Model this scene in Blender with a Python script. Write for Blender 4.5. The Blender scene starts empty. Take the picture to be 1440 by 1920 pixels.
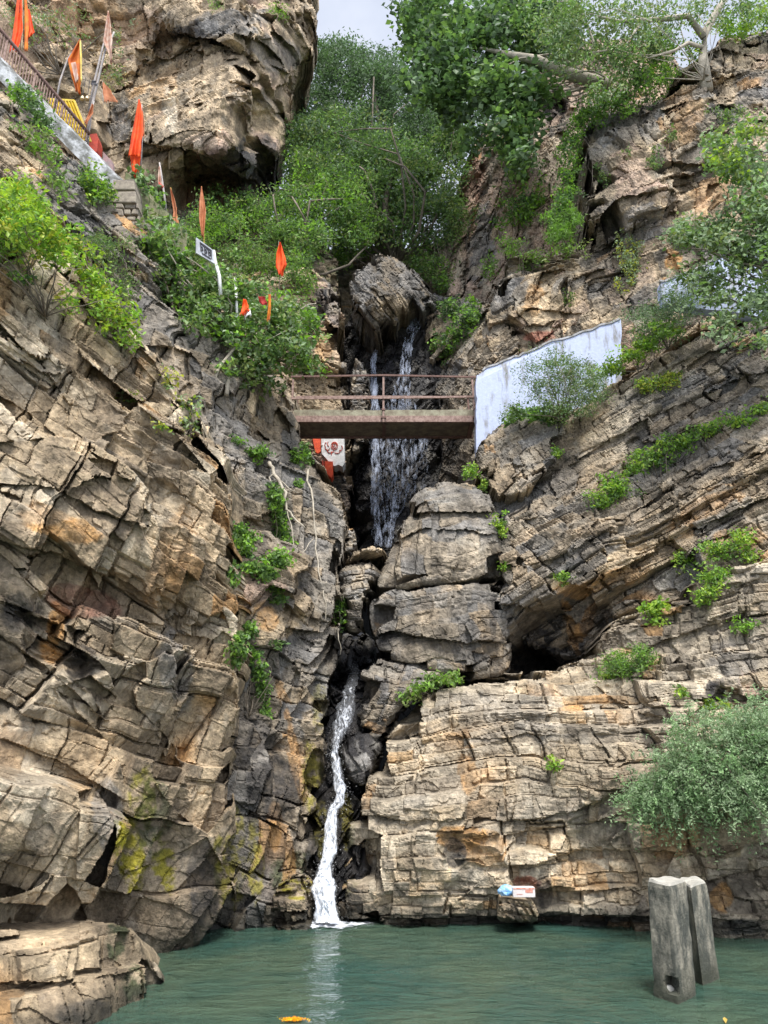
import bpy, math, random
import numpy as np
random.seed(7)
SC = bpy.context.scene
COL = SC.collection
PI = math.pi
# ------------------------------------------------------------------ camera
F = 1450.0; PITCH = math.radians(18.0); H = 2.4
cd = bpy.data.cameras.new('camera'); cam = bpy.data.objects.new('camera', cd); COL.objects.link(cam)
cam.location = (0, 0, H); cam.rotation_euler = (math.pi/2 + PITCH, 0, 0)
cd.sensor_fit = 'VERTICAL'; cd.sensor_height = 36.0; cd.lens = F/1920.0*36.0
cd.clip_start = 0.1; cd.clip_end = 2000
SC.camera = cam
SC.render.resolution_x = 768; SC.render.resolution_y = 1024
# ------------------------------------------------------------------ world, sun, exposure
SUN_EL, SUN_ROT = math.radians(62), math.radians(165)
w = bpy.data.worlds.new('World'); SC.world = w; w.use_nodes = True
nt = w.node_tree; nt.nodes.clear()
out = nt.nodes.new('ShaderNodeOutputWorld'); bg = nt.nodes.new('ShaderNodeBackground')
sky = nt.nodes.new('ShaderNodeTexSky'); sky.sky_type = 'NISHITA'; sky.sun_disc = False
sky.sun_elevation = SUN_EL; sky.sun_rotation = SUN_ROT; sky.air_density = 1.0; sky.dust_density = 3.0
tc = nt.nodes.new('ShaderNodeTexCoord'); nz = nt.nodes.new('ShaderNodeTexNoise')
nz.inputs['Scale'].default_value = 3.2; nz.inputs['Detail'].default_value = 6; nz.inputs['Roughness'].default_value = .55
cr = nt.nodes.new('ShaderNodeValToRGB'); cr.color_ramp.elements[0].position = .30; cr.color_ramp.elements[1].position = .68
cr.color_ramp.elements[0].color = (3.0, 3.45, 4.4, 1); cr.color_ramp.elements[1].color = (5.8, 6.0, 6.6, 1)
mx = nt.nodes.new('ShaderNodeMixRGB'); mx.inputs[0].default_value = .86
nt.links.new(tc.outputs['Generated'], nz.inputs['Vector']); nt.links.new(nz.outputs[0], cr.inputs[0])
sx = nt.nodes.new('ShaderNodeSeparateXYZ'); nt.links.new(tc.outputs['Generated'], sx.inputs[0])      # sky gradient added for fill light: dimmed ahead against clipping, brightened overhead and behind
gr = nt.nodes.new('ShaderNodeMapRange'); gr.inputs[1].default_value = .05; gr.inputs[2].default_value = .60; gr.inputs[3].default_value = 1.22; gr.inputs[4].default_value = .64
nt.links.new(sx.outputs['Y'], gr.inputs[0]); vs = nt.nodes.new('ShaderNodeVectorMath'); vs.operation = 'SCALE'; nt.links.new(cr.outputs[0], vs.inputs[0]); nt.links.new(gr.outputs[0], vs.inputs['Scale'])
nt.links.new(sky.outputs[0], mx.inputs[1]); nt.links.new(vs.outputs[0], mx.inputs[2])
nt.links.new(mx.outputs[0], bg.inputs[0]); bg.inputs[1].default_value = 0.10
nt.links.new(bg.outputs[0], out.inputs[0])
sd = bpy.data.lights.new('sun', 'SUN'); sd.energy = 2.2; sd.angle = math.radians(22); sd.color = (1, .965, .91)
so = bpy.data.objects.new('sun', sd); COL.objects.link(so)
from mathutils import Vector, Matrix
_a = SUN_ROT; sdir = Vector((math.sin(_a)*math.cos(SUN_EL), math.cos(_a)*math.cos(SUN_EL), math.sin(SUN_EL)))
so.rotation_euler = sdir.to_track_quat('Z', 'Y').to_euler(); so.location = (0, 0, 60)
SC.view_settings.view_transform = 'Standard'; SC.view_settings.look = 'None'
SC.view_settings.gamma = 1; SC.view_settings.exposure = 1.50
SC.cycles.max_bounces = 6; SC.cycles.diffuse_bounces = 3; SC.cycles.transparent_max_bounces = 12

# ------------------------------------------------------------------ helpers
CP, SP = math.cos(PITCH), math.sin(PITCH)
def unproj(x, y, D):
    x = np.asarray(x, float); y = np.asarray(y, float)
    v = (960.0 - y)/F; k = np.asarray(D)/(CP - v*SP)
    return np.stack([(x-720.0)/F*k, np.broadcast_to(D, k.shape)*np.ones_like(k), H + (SP + v*CP)*k], -1)
def at(x, y, D): return Vector([float(c) for c in unproj(x, y, D)])
def mpp(D): return D/F*1.02          # metres per photo pixel at distance D

def ih(ix, iy, iz, seed):
    h = (ix.astype(np.uint32)*np.uint32(374761393) + iy.astype(np.uint32)*np.uint32(668265263)
         + iz.astype(np.uint32)*np.uint32(2246822519) + np.uint32(seed*3266489917 & 0xffffffff))
    h = (h ^ (h >> np.uint32(13)))*np.uint32(1274126177)
    h = (h ^ (h >> np.uint32(16)))*np.uint32(2654435761)
    return h ^ (h >> np.uint32(15))
def hf(h, k):
    h = (h + np.uint32(k*2654435769 & 0xffffffff)); h = (h ^ (h >> np.uint32(16)))*np.uint32(2246822507)
    h = (h ^ (h >> np.uint32(13)))
    return (h & np.uint32(0xffffff)).astype(np.float32)/np.float32(16777216.0)
def vnoise(P, seed=0):
    P = P.astype(np.float32); i = np.floor(P); f = P - i; i = i.astype(np.int64).astype(np.int32)
    u = f*f*(3-2*f); r = np.zeros(len(P), np.float32)
    for dx in (0, 1):
        wx = u[:, 0] if dx else 1-u[:, 0]
        for dy in (0, 1):
            wy = u[:, 1] if dy else 1-u[:, 1]
            for dz in (0, 1):
                wz = u[:, 2] if dz else 1-u[:, 2]
                r += wx*wy*wz*hf(ih(i[:, 0]+dx, i[:, 1]+dy, i[:, 2]+dz, seed), 1)
    return r*2-1
def fbm(P, oct=4, seed=0, rough=.5):
    a, s, r = 1.0, 0.0, 0
    for o in range(oct):
        r = r + a*vnoise(P*(2.03**o)+17.3*o, seed+o); s += a; a *= rough
    return r/s
def voro(Q, seed, jit=.85):
    """nearest / second cell of jittered lattice; returns f2-f1, id hash of nearest, vector from centre"""
    Q = Q.astype(np.float32); I = np.floor(Q).astype(np.int32); n = len(Q)
    f1 = np.full(n, 1e9, np.float32); f2 = f1.copy(); idh = np.zeros(n, np.uint32); d1 = np.zeros((n, 3), np.float32)
    for dx in (-1, 0, 1):
        for dy in (-1, 0, 1):
            for dz in (-1, 0, 1):
                cx, cy, cz = I[:, 0]+dx, I[:, 1]+dy, I[:, 2]+dz
                h = ih(cx, cy, cz, seed)
                ex = Q[:, 0]-(cx+.5+(hf(h, 1)-.5)*jit); ey = Q[:, 1]-(cy+.5+(hf(h, 2)-.5)*jit); ez = Q[:, 2]-(cz+.5+(hf(h, 3)-.5)*jit)
                ex2 = ex*ex; ey2 = ey*ey; ez2 = ez*ez; d = ex2*ex2+ey2*ey2+ez2*ez2
                m = d < f1
                f2 = np.where(m, f1, np.minimum(f2, d)); f1 = np.where(m, d, f1)
                idh[m] = h[m]; d1[m, 0] = ex[m]; d1[m, 1] = ey[m]; d1[m, 2] = ez[m]
    return f2**.25-f1**.25, idh, d1
def sstep(a, b, x):
    t = np.clip((x-a)/(b-a), 0, 1); return t*t*(3-2*t)

def tagp(o, label=None, cat=None, group=None, kind=None):
    if label: o['label'] = label
    if cat: o['category'] = cat
    if group: o['group'] = group
    if kind: o['kind'] = kind
    return o
def empty(name, loc):
    o = bpy.data.objects.new(name, None); COL.objects.link(o); o.location = loc; o.empty_display_size = .2
    return o
def mesh_np(name, V, Fc, mat, parent=None, cols=None, wet=None, smooth=False, origin=None, attrs=None):
    """V (n,3), Fc (m,3 or 4) int array"""
    V = np.asarray(V, float); Fc = np.asarray(Fc, np.int32)
    if parent is not None: origin = np.array(parent.matrix_basis.translation) if parent.parent is None else np.array(parent.parent.matrix_basis.translation)
    if origin is None: origin = np.array([(V[:, 0].min()+V[:, 0].max())/2, (V[:, 1].min()+V[:, 1].max())/2, V[:, 2].min()])
    me = bpy.data.meshes.new(name); k = Fc.shape[1]
    me.vertices.add(len(V)); me.vertices.foreach_set('co', (V-origin).astype(np.float32).ravel())
    me.loops.add(Fc.size); me.loops.foreach_set('vertex_index', Fc.ravel())
    me.polygons.add(len(Fc)); me.polygons.foreach_set('loop_start', np.arange(0, Fc.size, k, dtype=np.int32))
    if smooth: me.polygons.foreach_set('use_smooth', np.ones(len(Fc), bool))
    me.update(calc_edges=True)
    if not smooth: me.polygons.foreach_set('use_smooth', np.zeros(len(Fc), bool))
    if cols is not None:
        a = me.color_attributes.new('Col', 'FLOAT_COLOR', 'POINT')
        c = np.ones((len(V), 4), np.float32); c[:, :3] = cols; a.data.foreach_set('color', c.ravel())
    if wet is not None:
        a = me.attributes.new('wet', 'FLOAT', 'POINT'); a.data.foreach_set('value', np.asarray(wet, np.float32))
    if attrs:
        for kx, vx in attrs.items():
            a = me.attributes.new(kx, 'FLOAT', 'POINT'); a.data.foreach_set('value', np.asarray(vx, np.float32))
    me.materials.append(mat)
    o = bpy.data.objects.new(name, me); COL.objects.link(o)
    if parent is None: o.location = origin
    else:
        o.parent = parent
        if parent.type == 'MESH' or parent.parent is not None: o.location = (0, 0, 0)
    return o
class MB:
    def __init__(s): s.v = []; s.f = []
    def add(s, V, Fq):
        b = len(s.v); s.v += [tuple(p) for p in V]; s.f += [tuple(i+b for i in q) for q in Fq]
    def hexa(s, c):   # 8 corners: bottom 4 ccw, top 4 ccw
        s.add(c, [(0, 3, 2, 1), (4, 5, 6, 7), (0, 1, 5, 4), (1, 2, 6, 5), (2, 3, 7, 6), (3, 0, 4, 7)])
    def bar(s, a, b, wx, wz):   # rectangular bar from a to b
        a, b = Vector(a), Vector(b); d = (b-a).normalized()
        up = Vector((0, 0, 1)) if abs(d.z) < .9 else Vector((0, 1, 0))
        sx = d.cross(up).normalized()*wx/2; sz = sx.cross(d).normalized()*wz/2
        s.hexa([a-sx-sz, a+sx-sz, b+sx-sz, b-sx-sz, a-sx+sz, a+sx+sz, b+sx+sz, b-sx+sz])
    def tube(s, pts, rads, n=7):
        pts = [Vector(p) for p in pts]; rings = []
        if not hasattr(rads, '__len__'): rads = [rads]*len(pts)
        for i, p in enumerate(pts):
            d = (pts[min(i+1, len(pts)-1)]-pts[max(i-1, 0)]).normalized()
            u = d.cross(Vector((0, 0, 1)) if abs(d.z) < .95 else Vector((1, 0, 0))).normalized(); v = d.cross(u)
            rings.append([p+(u*math.cos(t*2*PI/n)+v*math.sin(t*2*PI/n))*rads[i] for t in range(n)])
        V = [q for r in rings for q in r]; Fq = []
        for i in range(len(pts)-1):
            for t in range(n):
                Fq.append((i*n+t, i*n+(t+1) % n, (i+1)*n+(t+1) % n, (i+1)*n+t))
        V.append(pts[0]); V.append(pts[-1]); m = len(V)
        for t in range(n):
            Fq.append((m-2, (t+1) % n, t)); L = (len(pts)-1)*n; Fq.append((m-1, L+t, L+(t+1) % n))
        s.add(V, Fq)
    def build(s, name, mat, parent=None, smooth=False, origin=None, cols=None):
        V = np.array([list(p) for p in s.v])
        if parent is not None: origin = np.array(parent.location) if parent.parent is None else np.array(parent.parent.location)
        elif origin is None: origin = np.array([(V[:, 0].min()+V[:, 0].max())/2, (V[:, 1].min()+V[:, 1].max())/2, V[:, 2].min()])
        me = bpy.data.meshes.new(name); me.from_pydata([tuple(p) for p in (V-origin)], [], s.f)
        if smooth: me.polygons.foreach_set('use_smooth', np.ones(len(me.polygons), bool))
        me.materials.append(mat); me.update()
        o = bpy.data.objects.new(name, me); COL.objects.link(o)
        if parent is None: o.location = origin
        else: o.parent = parent
        return o

# ------------------------------------------------------------------ materials
def newmat(name):
    m = bpy.data.materials.new(name); m.use_nodes = True; nt = m.node_tree; nt.nodes.clear()
    o = nt.nodes.new('ShaderNodeOutputMaterial'); p = nt.nodes.new('ShaderNodeBsdfPrincipled')
    nt.links.new(p.outputs[0], o.inputs[0]); return m, nt, p, o
def N(nt, t, **kw):
    n = nt.nodes.new('ShaderNode'+t)
    for k, v in kw.items():
        if k in n.inputs: n.inputs[k].default_value = v
        else: setattr(n, k, v)
    return n
def rock_mat():
    m, nt, p, o = newmat('rock'); L = nt.links.new
    tc = N(nt, 'TexCoord'); at_ = N(nt, 'Attribute', attribute_name='Col'); wt = N(nt, 'Attribute', attribute_name='wet')
    n1 = N(nt, 'TexNoise', Scale=2.3, Detail=9.0, Roughness=.68); n2 = N(nt, 'TexNoise', Scale=14.0, Detail=8.0, Roughness=.72)
    n3 = N(nt, 'TexNoise', Scale=55.0, Detail=5.0, Roughness=.7)
    mp = N(nt, 'Mapping'); mp.inputs['Scale'].default_value = (1.6, 1.6, .35)
    n4 = N(nt, 'TexNoise', Scale=1.5, Detail=7.0, Roughness=.7)
    for n in (n1, n2, n3): L(tc.outputs['Object'], n.inputs['Vector'])
    L(tc.outputs['Object'], mp.inputs[0]); L(mp.outputs[0], n4.inputs['Vector'])
    r1 = N(nt, 'MapRange'); r1.inputs[1].default_value = .34; r1.inputs[2].default_value = .66; r1.inputs[3].default_value = .62; r1.inputs[4].default_value = 1.32
    r2 = N(nt, 'MapRange'); r2.inputs[1].default_value = .36; r2.inputs[2].default_value = .64; r2.inputs[3].default_value = .66; r2.inputs[4].default_value = 1.3
    r4 = N(nt, 'MapRange'); r4.inputs[1].default_value = .42; r4.inputs[2].default_value = .6; r4.inputs[3].default_value = .6; r4.inputs[4].default_value = 1.12
    L(n1.outputs[0], r1.inputs[0]); L(n2.outputs[0], r2.inputs[0]); L(n4.outputs[0], r4.inputs[0])
    a = N(nt, 'Math', operation='MULTIPLY'); b = N(nt, 'Math', operation='MULTIPLY')
    L(r1.outputs[0], a.inputs[0]); L(r2.outputs[0], a.inputs[1]); L(a.outputs[0], b.inputs[0]); L(r4.outputs[0], b.inputs[1])
    vm = N(nt, 'VectorMath', operation='SCALE'); L(at_.outputs['Color'], vm.inputs[0]); L(b.outputs[0], vm.inputs['Scale'])
    L(vm.outputs[0], p.inputs['Base Color'])
    rr = N(nt, 'MapRange'); rr.inputs[3].default_value = .88; rr.inputs[4].default_value = .28; L(wt.outputs['Fac'], rr.inputs[0]); L(rr.outputs[0], p.inputs['Roughness'])
    p.inputs['Specular IOR Level'].default_value = .35
    ad = N(nt, 'Math', operation='MULTIPLY_ADD'); ad.inputs[1].default_value = .35; L(n3.outputs[0], ad.inputs[0]); L(n2.outputs[0], ad.inputs[2])
    bp = N(nt, 'Bump', Strength=.85, Distance=.05); L(ad.outputs[0], bp.inputs['Height'])
    bp2 = N(nt, 'Bump', Strength=.6, Distance=.22); L(n1.outputs[0], bp2.inputs['Height']); L(bp.outputs[0], bp2.inputs['Normal'])
    L(bp2.outputs[0], p.inputs['Normal'])
    return m
def leaf_mat(name='leaves', tr=.35, rough=.5, spec=.3):
    m, nt, p, o = newmat(name); L = nt.links.new
    at_ = N(nt, 'Attribute', attribute_name='Col'); L(at_.outputs['Color'], p.inputs['Base Color'])
    p.inputs['Roughness'].default_value = rough; p.inputs['Specular IOR Level'].default_value = spec
    t = N(nt, 'BsdfTranslucent'); ms = N(nt, 'MixShader'); ms.inputs[0].default_value = tr
    hs = N(nt, 'HueSaturation'); hs.inputs['Saturation'].default_value = 1.1; hs.inputs['Value'].default_value = 1.3
    L(at_.outputs['Color'], hs.inputs['Color']); L(hs.outputs[0], t.inputs['Color'])
    L(p.outputs[0], ms.inputs[1]); L(t.outputs[0], ms.inputs[2]); L(ms.outputs[0], o.inputs[0])
    return m
def simple(name, c, rough=.7, var=.25, scale=8, bump=.3, c2=None, metal=0, sc3=(1, 1, 1), thr=(.4, .6), dist=.02):
    m, nt, p, o = newmat(name); L = nt.links.new
    tc = N(nt, 'TexCoord'); mp = N(nt, 'Mapping'); mp.inputs['Scale'].default_value = sc3
    n = N(nt, 'TexNoise', Scale=float(scale), Detail=8.0, Roughness=.65)
    L(tc.outputs['Object'], mp.inputs[0]); L(mp.outputs[0], n.inputs['Vector'])
    r = N(nt, 'ValToRGB'); e = r.color_ramp.elements
    e[0].position, e[1].position = thr
    cc2 = c2 or tuple(x*(1-var*1.6) for x in c)
    e[0].color = (*cc2, 1); e[1].color = (*c, 1)
    L(n.outputs[0], r.inputs[0])
    n2 = N(nt, 'TexNoise', Scale=float(scale)*6, Detail=6.0, Roughness=.7); L(tc.outputs['Object'], n2.inputs['Vector'])
    mr = N(nt, 'MapRange'); mr.inputs[1].default_value = .3; mr.inputs[2].default_value = .7; mr.inputs[3].default_value = 1-var; mr.inputs[4].default_value = 1+var
    L(n2.outputs[0], mr.inputs[0]); vm = N(nt, 'VectorMath', operation='SCALE'); L(r.outputs[0], vm.inputs[0]); L(mr.outputs[0], vm.inputs['Scale'])
    L(vm.outputs[0], p.inputs['Base Color']); p.inputs['Roughness'].default_value = rough; p.inputs['Metallic'].default_value = metal
    b = N(nt, 'Bump', Strength=bump, Distance=dist); L(n2.outputs[0], b.inputs['Height']); L(b.outputs[0], p.inputs['Normal'])
    return m
def water_mat():
    m, nt, p, o = newmat('water'); L = nt.links.new
    p.inputs['Base Color'].default_value = (.052, .090, .069, 1); p.inputs['Roughness'].default_value = .03; p.inputs['IOR'].default_value = 1.36; p.inputs['Specular IOR Level'].default_value = .75
    tc = N(nt, 'TexCoord'); mp = N(nt, 'Mapping'); mp.inputs['Scale'].default_value = (1, 1.9, 1)
    n = N(nt, 'TexNoise', Scale=2.6, Detail=4.0, Roughness=.55, Distortion=.6); n2 = N(nt, 'TexNoise', Scale=9.0, Detail=3.0, Roughness=.5)
    L(tc.outputs['Object'], mp.inputs[0]); L(mp.outputs[0], n.inputs['Vector']); L(mp.outputs[0], n2.inputs['Vector'])
    b1 = N(nt, 'Bump', Strength=.31, Distance=.30); b2 = N(nt, 'Bump', Strength=.25, Distance=.05)
    L(n.outputs[0], b1.inputs['Height']); L(n2.outputs[0], b2.inputs['Height']); L(b1.outputs[0], b2.inputs['Normal']); L(b2.outputs[0], p.inputs['Normal'])
    nv = N(nt, 'TexNoise', Scale=.55, Detail=4.0, Roughness=.6, Distortion=.8); L(tc.outputs['Object'], nv.inputs['Vector'])
    rv_ = N(nt, 'ValToRGB'); rv_.color_ramp.elements[0].position = .36; rv_.color_ramp.elements[1].position = .64
    rv_.color_ramp.elements[0].color = (.036, .082, .064, 1); rv_.color_ramp.elements[1].color = (.072, .108, .070, 1)
    L(nv.outputs[0], rv_.inputs[0]); L(rv_.outputs[0], p.inputs['Base Color'])
    # murk: part of the light passes the surface, tinted
    tr = N(nt, 'BsdfTransparent'); tr.inputs[0].default_value = (.35, .62, .55, 1)
    ms = N(nt, 'MixShader'); ms.inputs[0].default_value = .22
    L(p.outputs[0], ms.inputs[1]); L(tr.outputs[0], ms.inputs[2]); L(ms.outputs[0], o.inputs[0])
    return m
def fall_mat(name, lo, hi, sx, sy, a0, a1, emis=0, basec=(.86, .9, .97)):
    """streaked white water: attributes u (across) and v (along, metres) ; gaps are see-through"""
    m, nt, p, o = newmat(name); L = nt.links.new
    u = N(nt, 'Attribute', attribute_name='u'); v = N(nt, 'Attribute', attribute_name='v'); dn = N(nt, 'Attribute', attribute_name='dens')
    c = N(nt, 'CombineXYZ'); L(u.outputs['Fac'], c.inputs[0]); L(v.outputs['Fac'], c.inputs[1])
    mp = N(nt, 'Mapping'); mp.inputs['Scale'].default_value = (sx, sy, 1); L(c.outputs[0], mp.inputs[0])
    n = N(nt, 'TexNoise', Scale=1.0, Detail=8.0, Roughness=.72, Distortion=.5); L(mp.outputs[0], n.inputs['Vector'])
    ad = N(nt, 'Math', operation='ADD'); L(n.outputs[0], ad.inputs[0]); L(dn.outputs['Fac'], ad.inputs[1])
    mr = N(nt, 'MapRange'); mr.inputs[1].default_value = lo; mr.inputs[2].default_value = hi; mr.inputs[3].default_value = a0; mr.inputs[4].default_value = a1
    L(ad.outputs[0], mr.inputs[0]); L(mr.outputs[0], p.inputs['Alpha'])
    p.inputs['Base Color'].default_value = (*basec, 1); p.inputs['Roughness'].default_value = .45
    b = N(nt, 'Bump', Strength=.8, Distance=.06); L(n.outputs[0], b.inputs['Height']); L(b.outputs[0], p.inputs['Normal'])
    return m
ROCK = rock_mat(); LEAF = leaf_mat(); WATER = water_mat()
BARK = simple('bark', (.20, .165, .125), .9, .3, 5, .6); PALEBARK = simple('pale_bark', (.42, .37, .29), .85, .25, 6, .5)
RUST = simple('rusty_metal', (.16, .085, .065), .75, .3, 10, .3, c2=(.09, .045, .035))
RUSTPALE = simple('rusty_rail_metal', (.30, .20, .165), .7, .3, 12, .3, c2=(.15, .085, .065))
CONC = simple('weathered_concrete', (.27, .245, .19), .9, .3, 3.2, .8, c2=(.06, .062, .05), thr=(.44, .64), sc3=(1.6, 1.6, .7), dist=.03)
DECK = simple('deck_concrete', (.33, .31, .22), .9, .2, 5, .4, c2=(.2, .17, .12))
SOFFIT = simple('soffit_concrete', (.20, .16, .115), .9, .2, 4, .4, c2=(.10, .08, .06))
def tide(mat, z0, z1, c):
    nt = mat.node_tree; L = nt.links.new; p = [n for n in nt.nodes if n.type == 'BSDF_PRINCIPLED'][0]; src = p.inputs['Base Color'].links[0].from_socket
    g = N(nt, 'NewGeometry'); s = N(nt, 'SeparateXYZ'); n = N(nt, 'TexNoise', Scale=5.0, Detail=6.0); L(g.outputs['Position'], n.inputs['Vector']); L(g.outputs['Position'], s.inputs[0])
    a = N(nt, 'Math', operation='MULTIPLY_ADD'); a.inputs[1].default_value = -.5; L(n.outputs[0], a.inputs[0]); L(s.outputs['Z'], a.inputs[2])
    m = N(nt, 'MapRange'); m.inputs[1].default_value = z0-.25; m.inputs[2].default_value = z1-.25; m.inputs[3].default_value = .85; m.inputs[4].default_value = 0; L(a.outputs[0], m.inputs[0])
    x = N(nt, 'MixRGB'); x.inputs[2].default_value = (*c, 1); L(m.outputs[0], x.inputs[0]); L(src, x.inputs[1]); L(x.outputs[0], p.inputs['Base Color'])
tide(CONC, .04, .40, (.035, .038, .022))
BLUE = simple('pale_blue_limewash', (.42, .47, .63), .85, .12, 2.4, .35, c2=(.22, .22, .22), thr=(.37, .50), sc3=(1.6, 1.6, .4))
COPE = simple('coping_plaster', (.40, .40, .42), .9, .2, 6, .4, c2=(.2, .19, .17))
GREYWALL = simple('grey_limewashed_plaster', (.42, .43, .44), .9, .25, 3.5, .5, c2=(.12, .12, .11), thr=(.42, .58))
MASON = simple('masonry_stone', (.30, .26, .20), .9, .25, 6, .6, c2=(.18, .15, .12))

# ------------------------------------------------------------------ rock relief masses
MASS = {}; SURF = []
def surfD(x, y, r=6):
    b = 99.0
    for (a0, b0, st, g) in SURF:
        i, j = int((x-a0)/st), int((y-b0)/st); q = max(1, int(r/st))
        if i < 0 or j < 0 or i >= g.shape[1] or j >= g.shape[0]: continue
        w_ = g[max(0, j-q):j+q+1, max(0, i-q):i+q+1]; w_ = w_[w_ < 98]
        if len(w_): b = min(b, float(np.median(w_)))
    return b
def rbf(ctrl):
    c = np.array(ctrl, float); X = c[:, :2]/1000.0; n = len(c)
    def K(r2): return np.where(r2 > 0, .5*r2*np.log(r2+1e-12), 0)
    d2 = ((X[:, None]-X[None])**2).sum(-1)
    A = np.zeros((n+3, n+3)); A[:n, :n] = K(d2)+np.eye(n)*1e-4; A[:n, n] = 1; A[:n, n+1:] = X; A[n, :n] = 1; A[n+1:, :n] = X.T
    s = np.linalg.solve(A, np.concatenate([c[:, 2], [0, 0, 0]]))
    lo, hi = c[:, 2].min()-.5, c[:, 2].max()+.5
    def f(x, y):
        x = np.asarray(x, float)/1000; y = np.asarray(y, float)/1000; r = s[n]+s[n+1]*x+s[n+2]*y
        for i in range(n): r = r+s[i]*K((x-X[i, 0])**2+(y-X[i, 1])**2)
        return np.clip(r, lo, hi)
    return f
def poly_dist(px, py, poly):
    """signed distance in px, >0 inside"""
    P = np.array(poly, float); n = len(P); d = np.full(px.shape, 1e18); ins = np.zeros(px.shape, bool)
    for i in range(n):
        a, b = P[i], P[(i+1) % n]; e = b-a; L2 = (e*e).sum()+1e-9
        t = np.clip(((px-a[0])*e[0]+(py-a[1])*e[1])/L2, 0, 1)
        d = np.minimum(d, (px-a[0]-t*e[0])**2+(py-a[1]-t*e[1])**2)
        c = ((a[1] > py) != (b[1] > py)); xi = a[0]+(py-a[1])*e[0]/(e[1] if e[1] != 0 else 1e-9)
        ins ^= c & (px < xi)
    d = np.sqrt(d); return np.where(ins, d, -d)
def chaikin(P, k=1):
    P = np.array(P, float)
    for _ in range(k):
        Q = np.roll(P, -1, 0); P = np.stack([.75*P+.25*Q, .25*P+.75*Q], 1).reshape(-1, 2)
    return P
def rotm(dip, az=0, roll=0):
    """bedding frame: rows are strike, depth, bed-normal; dip = slope seen from the front (deg, + climbs to the right)"""
    a, z, r = map(math.radians, (dip, az, roll))
    R = Matrix.Rotation(z, 3, 'Z') @ Matrix.Rotation(r, 3, 'X') @ Matrix.Rotation(-a, 3, 'Y')
    return np.array(R.transposed())
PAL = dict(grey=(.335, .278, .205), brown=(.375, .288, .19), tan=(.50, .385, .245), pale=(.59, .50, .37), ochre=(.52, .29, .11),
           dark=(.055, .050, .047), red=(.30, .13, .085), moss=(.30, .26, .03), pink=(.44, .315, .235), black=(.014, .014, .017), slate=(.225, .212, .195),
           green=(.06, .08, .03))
def relief(name, poly, ctrl, step=2.4, dip=20, az=10, roll=8, scales=None, amps=(.34, .15, .05), bed=(.5, .10), crack=(.22, .08),
           pal=('grey', 'brown', 'tan', 'pale'), pw=(.4, .3, .2, .1), patches=(), under=(), edge=(45, 1.2), wob=7, skirt=3.0, kind='structure',
           label=None, cat=None, group=None, seed=1, streak=.5, wetz=.35, sharp=.5, rough=.03, bright=1.0, blockcol=1.0, drop=0.0, mottle=.25, allwet=0, jit=.8, tilt=.85, blocky=1.0, jsk=.5, chip=.035, warpk=1.0, fault=.35, undk=1.25, ochre=.03, dipz=None):
    scales = scales or ((1.9, 1.3, .9), (.75, .6, .38), (.3, .25, .16))
    poly = chaikin(poly, 1)
    x0, y0 = poly.min(0)-12; x1, y1 = poly.max(0)+12
    xs = np.arange(x0, x1, step); ys = np.arange(y0, y1, step)
    X, Y = np.meshgrid(xs, ys); sh = X.shape; X = X.ravel(); Y = Y.ravel()
    f = rbf(ctrl); MASS[name] = f
    D = f(X, Y)
    Nz = np.stack([X/38.0, Y/38.0, np.full_like(X, seed*7.7)], -1)
    wobn = fbm(Nz, 4, seed+90, .6)
    sd = poly_dist(X, Y, poly)+wobn*wob*1.6
    keep = (sd > 0).reshape(sh)
    er, ed = edge
    t = np.clip(1-sd/er, 0, 1); D = D + ed*(1-np.sqrt(np.clip(1-t*t, 0, 1)))
    D = D + fbm(np.stack([X/160, Y/160, np.full_like(X, seed*3.1)], -1), 2, seed+5)*.35
    # ledges and cracks traced at their real depth: below (or right of) each line the face steps back
    for U in under:
        ax, pts, a, wd = U[:4]; a = a*undk
        pts = np.array(pts, float)
        s_, q_ = (X, Y) if ax == 'h' else (Y, X)
        pts = pts if ax == 'h' else pts[:, ::-1]
        jw_ = wobn*9
        ln = np.interp(s_, pts[:, 0], pts[:, 1])+jw_
        e0 = sstep(pts[0, 0]-25, pts[0, 0]+25, s_)*(1-sstep(pts[-1, 0]-25, pts[-1, 0]+25, s_))
        tt = q_-ln
        D = D + e0*np.where(tt > 0, a*np.exp(-np.maximum(tt, 0)/wd), -.25*a*np.exp(-(np.minimum(tt, 0)/(wd*1.3))**2))
    R = rotm(dip, az, roll).astype(np.float32); eu, ev, ew = R[0], R[1], R[2]
    D0 = np.where(sd > 0, D, D+40.0).astype(np.float32).reshape(sh)
    P0 = unproj(X, Y, D).astype(np.float32); dirs = P0-np.array([0, 0, H], np.float32); dirs /= dirs[:, 1:2]
    wq = np.stack([fbm(P0*.5, 3, seed+20), fbm(P0*.5+9, 3, seed+21)], -1)*.42*warpk+np.stack([vnoise(P0*2.6, seed+23), vnoise(P0*2.6+5, seed+24)], -1)*.035
    if fault:
        ef, idf, df = voro(P0/np.array([2.3, 2.3, 1.9])+seed*1.7, seed+27, .9)
        wq[:, 1] += fault*((hf(idf, 3)-.5)*.9+(df[:, 0]*(hf(idf, 4)-.5)+df[:, 2]*(hf(idf, 5)-.5))*1.5)
        wq[:, 0] += fault*((hf(idf, 6)-.5)*.9+(df[:, 2]*(hf(idf, 7)-.5))*1.6)
    if dipz:
        uc_ = P0@eu; uc_ = uc_-np.median(uc_[sd > 0]); wq[:, 1] += math.tan(math.radians(dipz[2]))*(1-sstep(dipz[0], dipz[1], P0[:, 2]))*uc_
    lv = []
    msz = math.sqrt(float((sd > 0).sum()))*step*mpp(float(np.median(D)))
    for k, (s, am) in enumerate(zip(scales, amps)): lv.append((min(float(s[0]), msz*(.55, .3, .15)[k]), min(float(s[2]), msz*(.4, .22, .12)[k]), am*min(1, msz/2.5)))
    lv = lv[:3]
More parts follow.
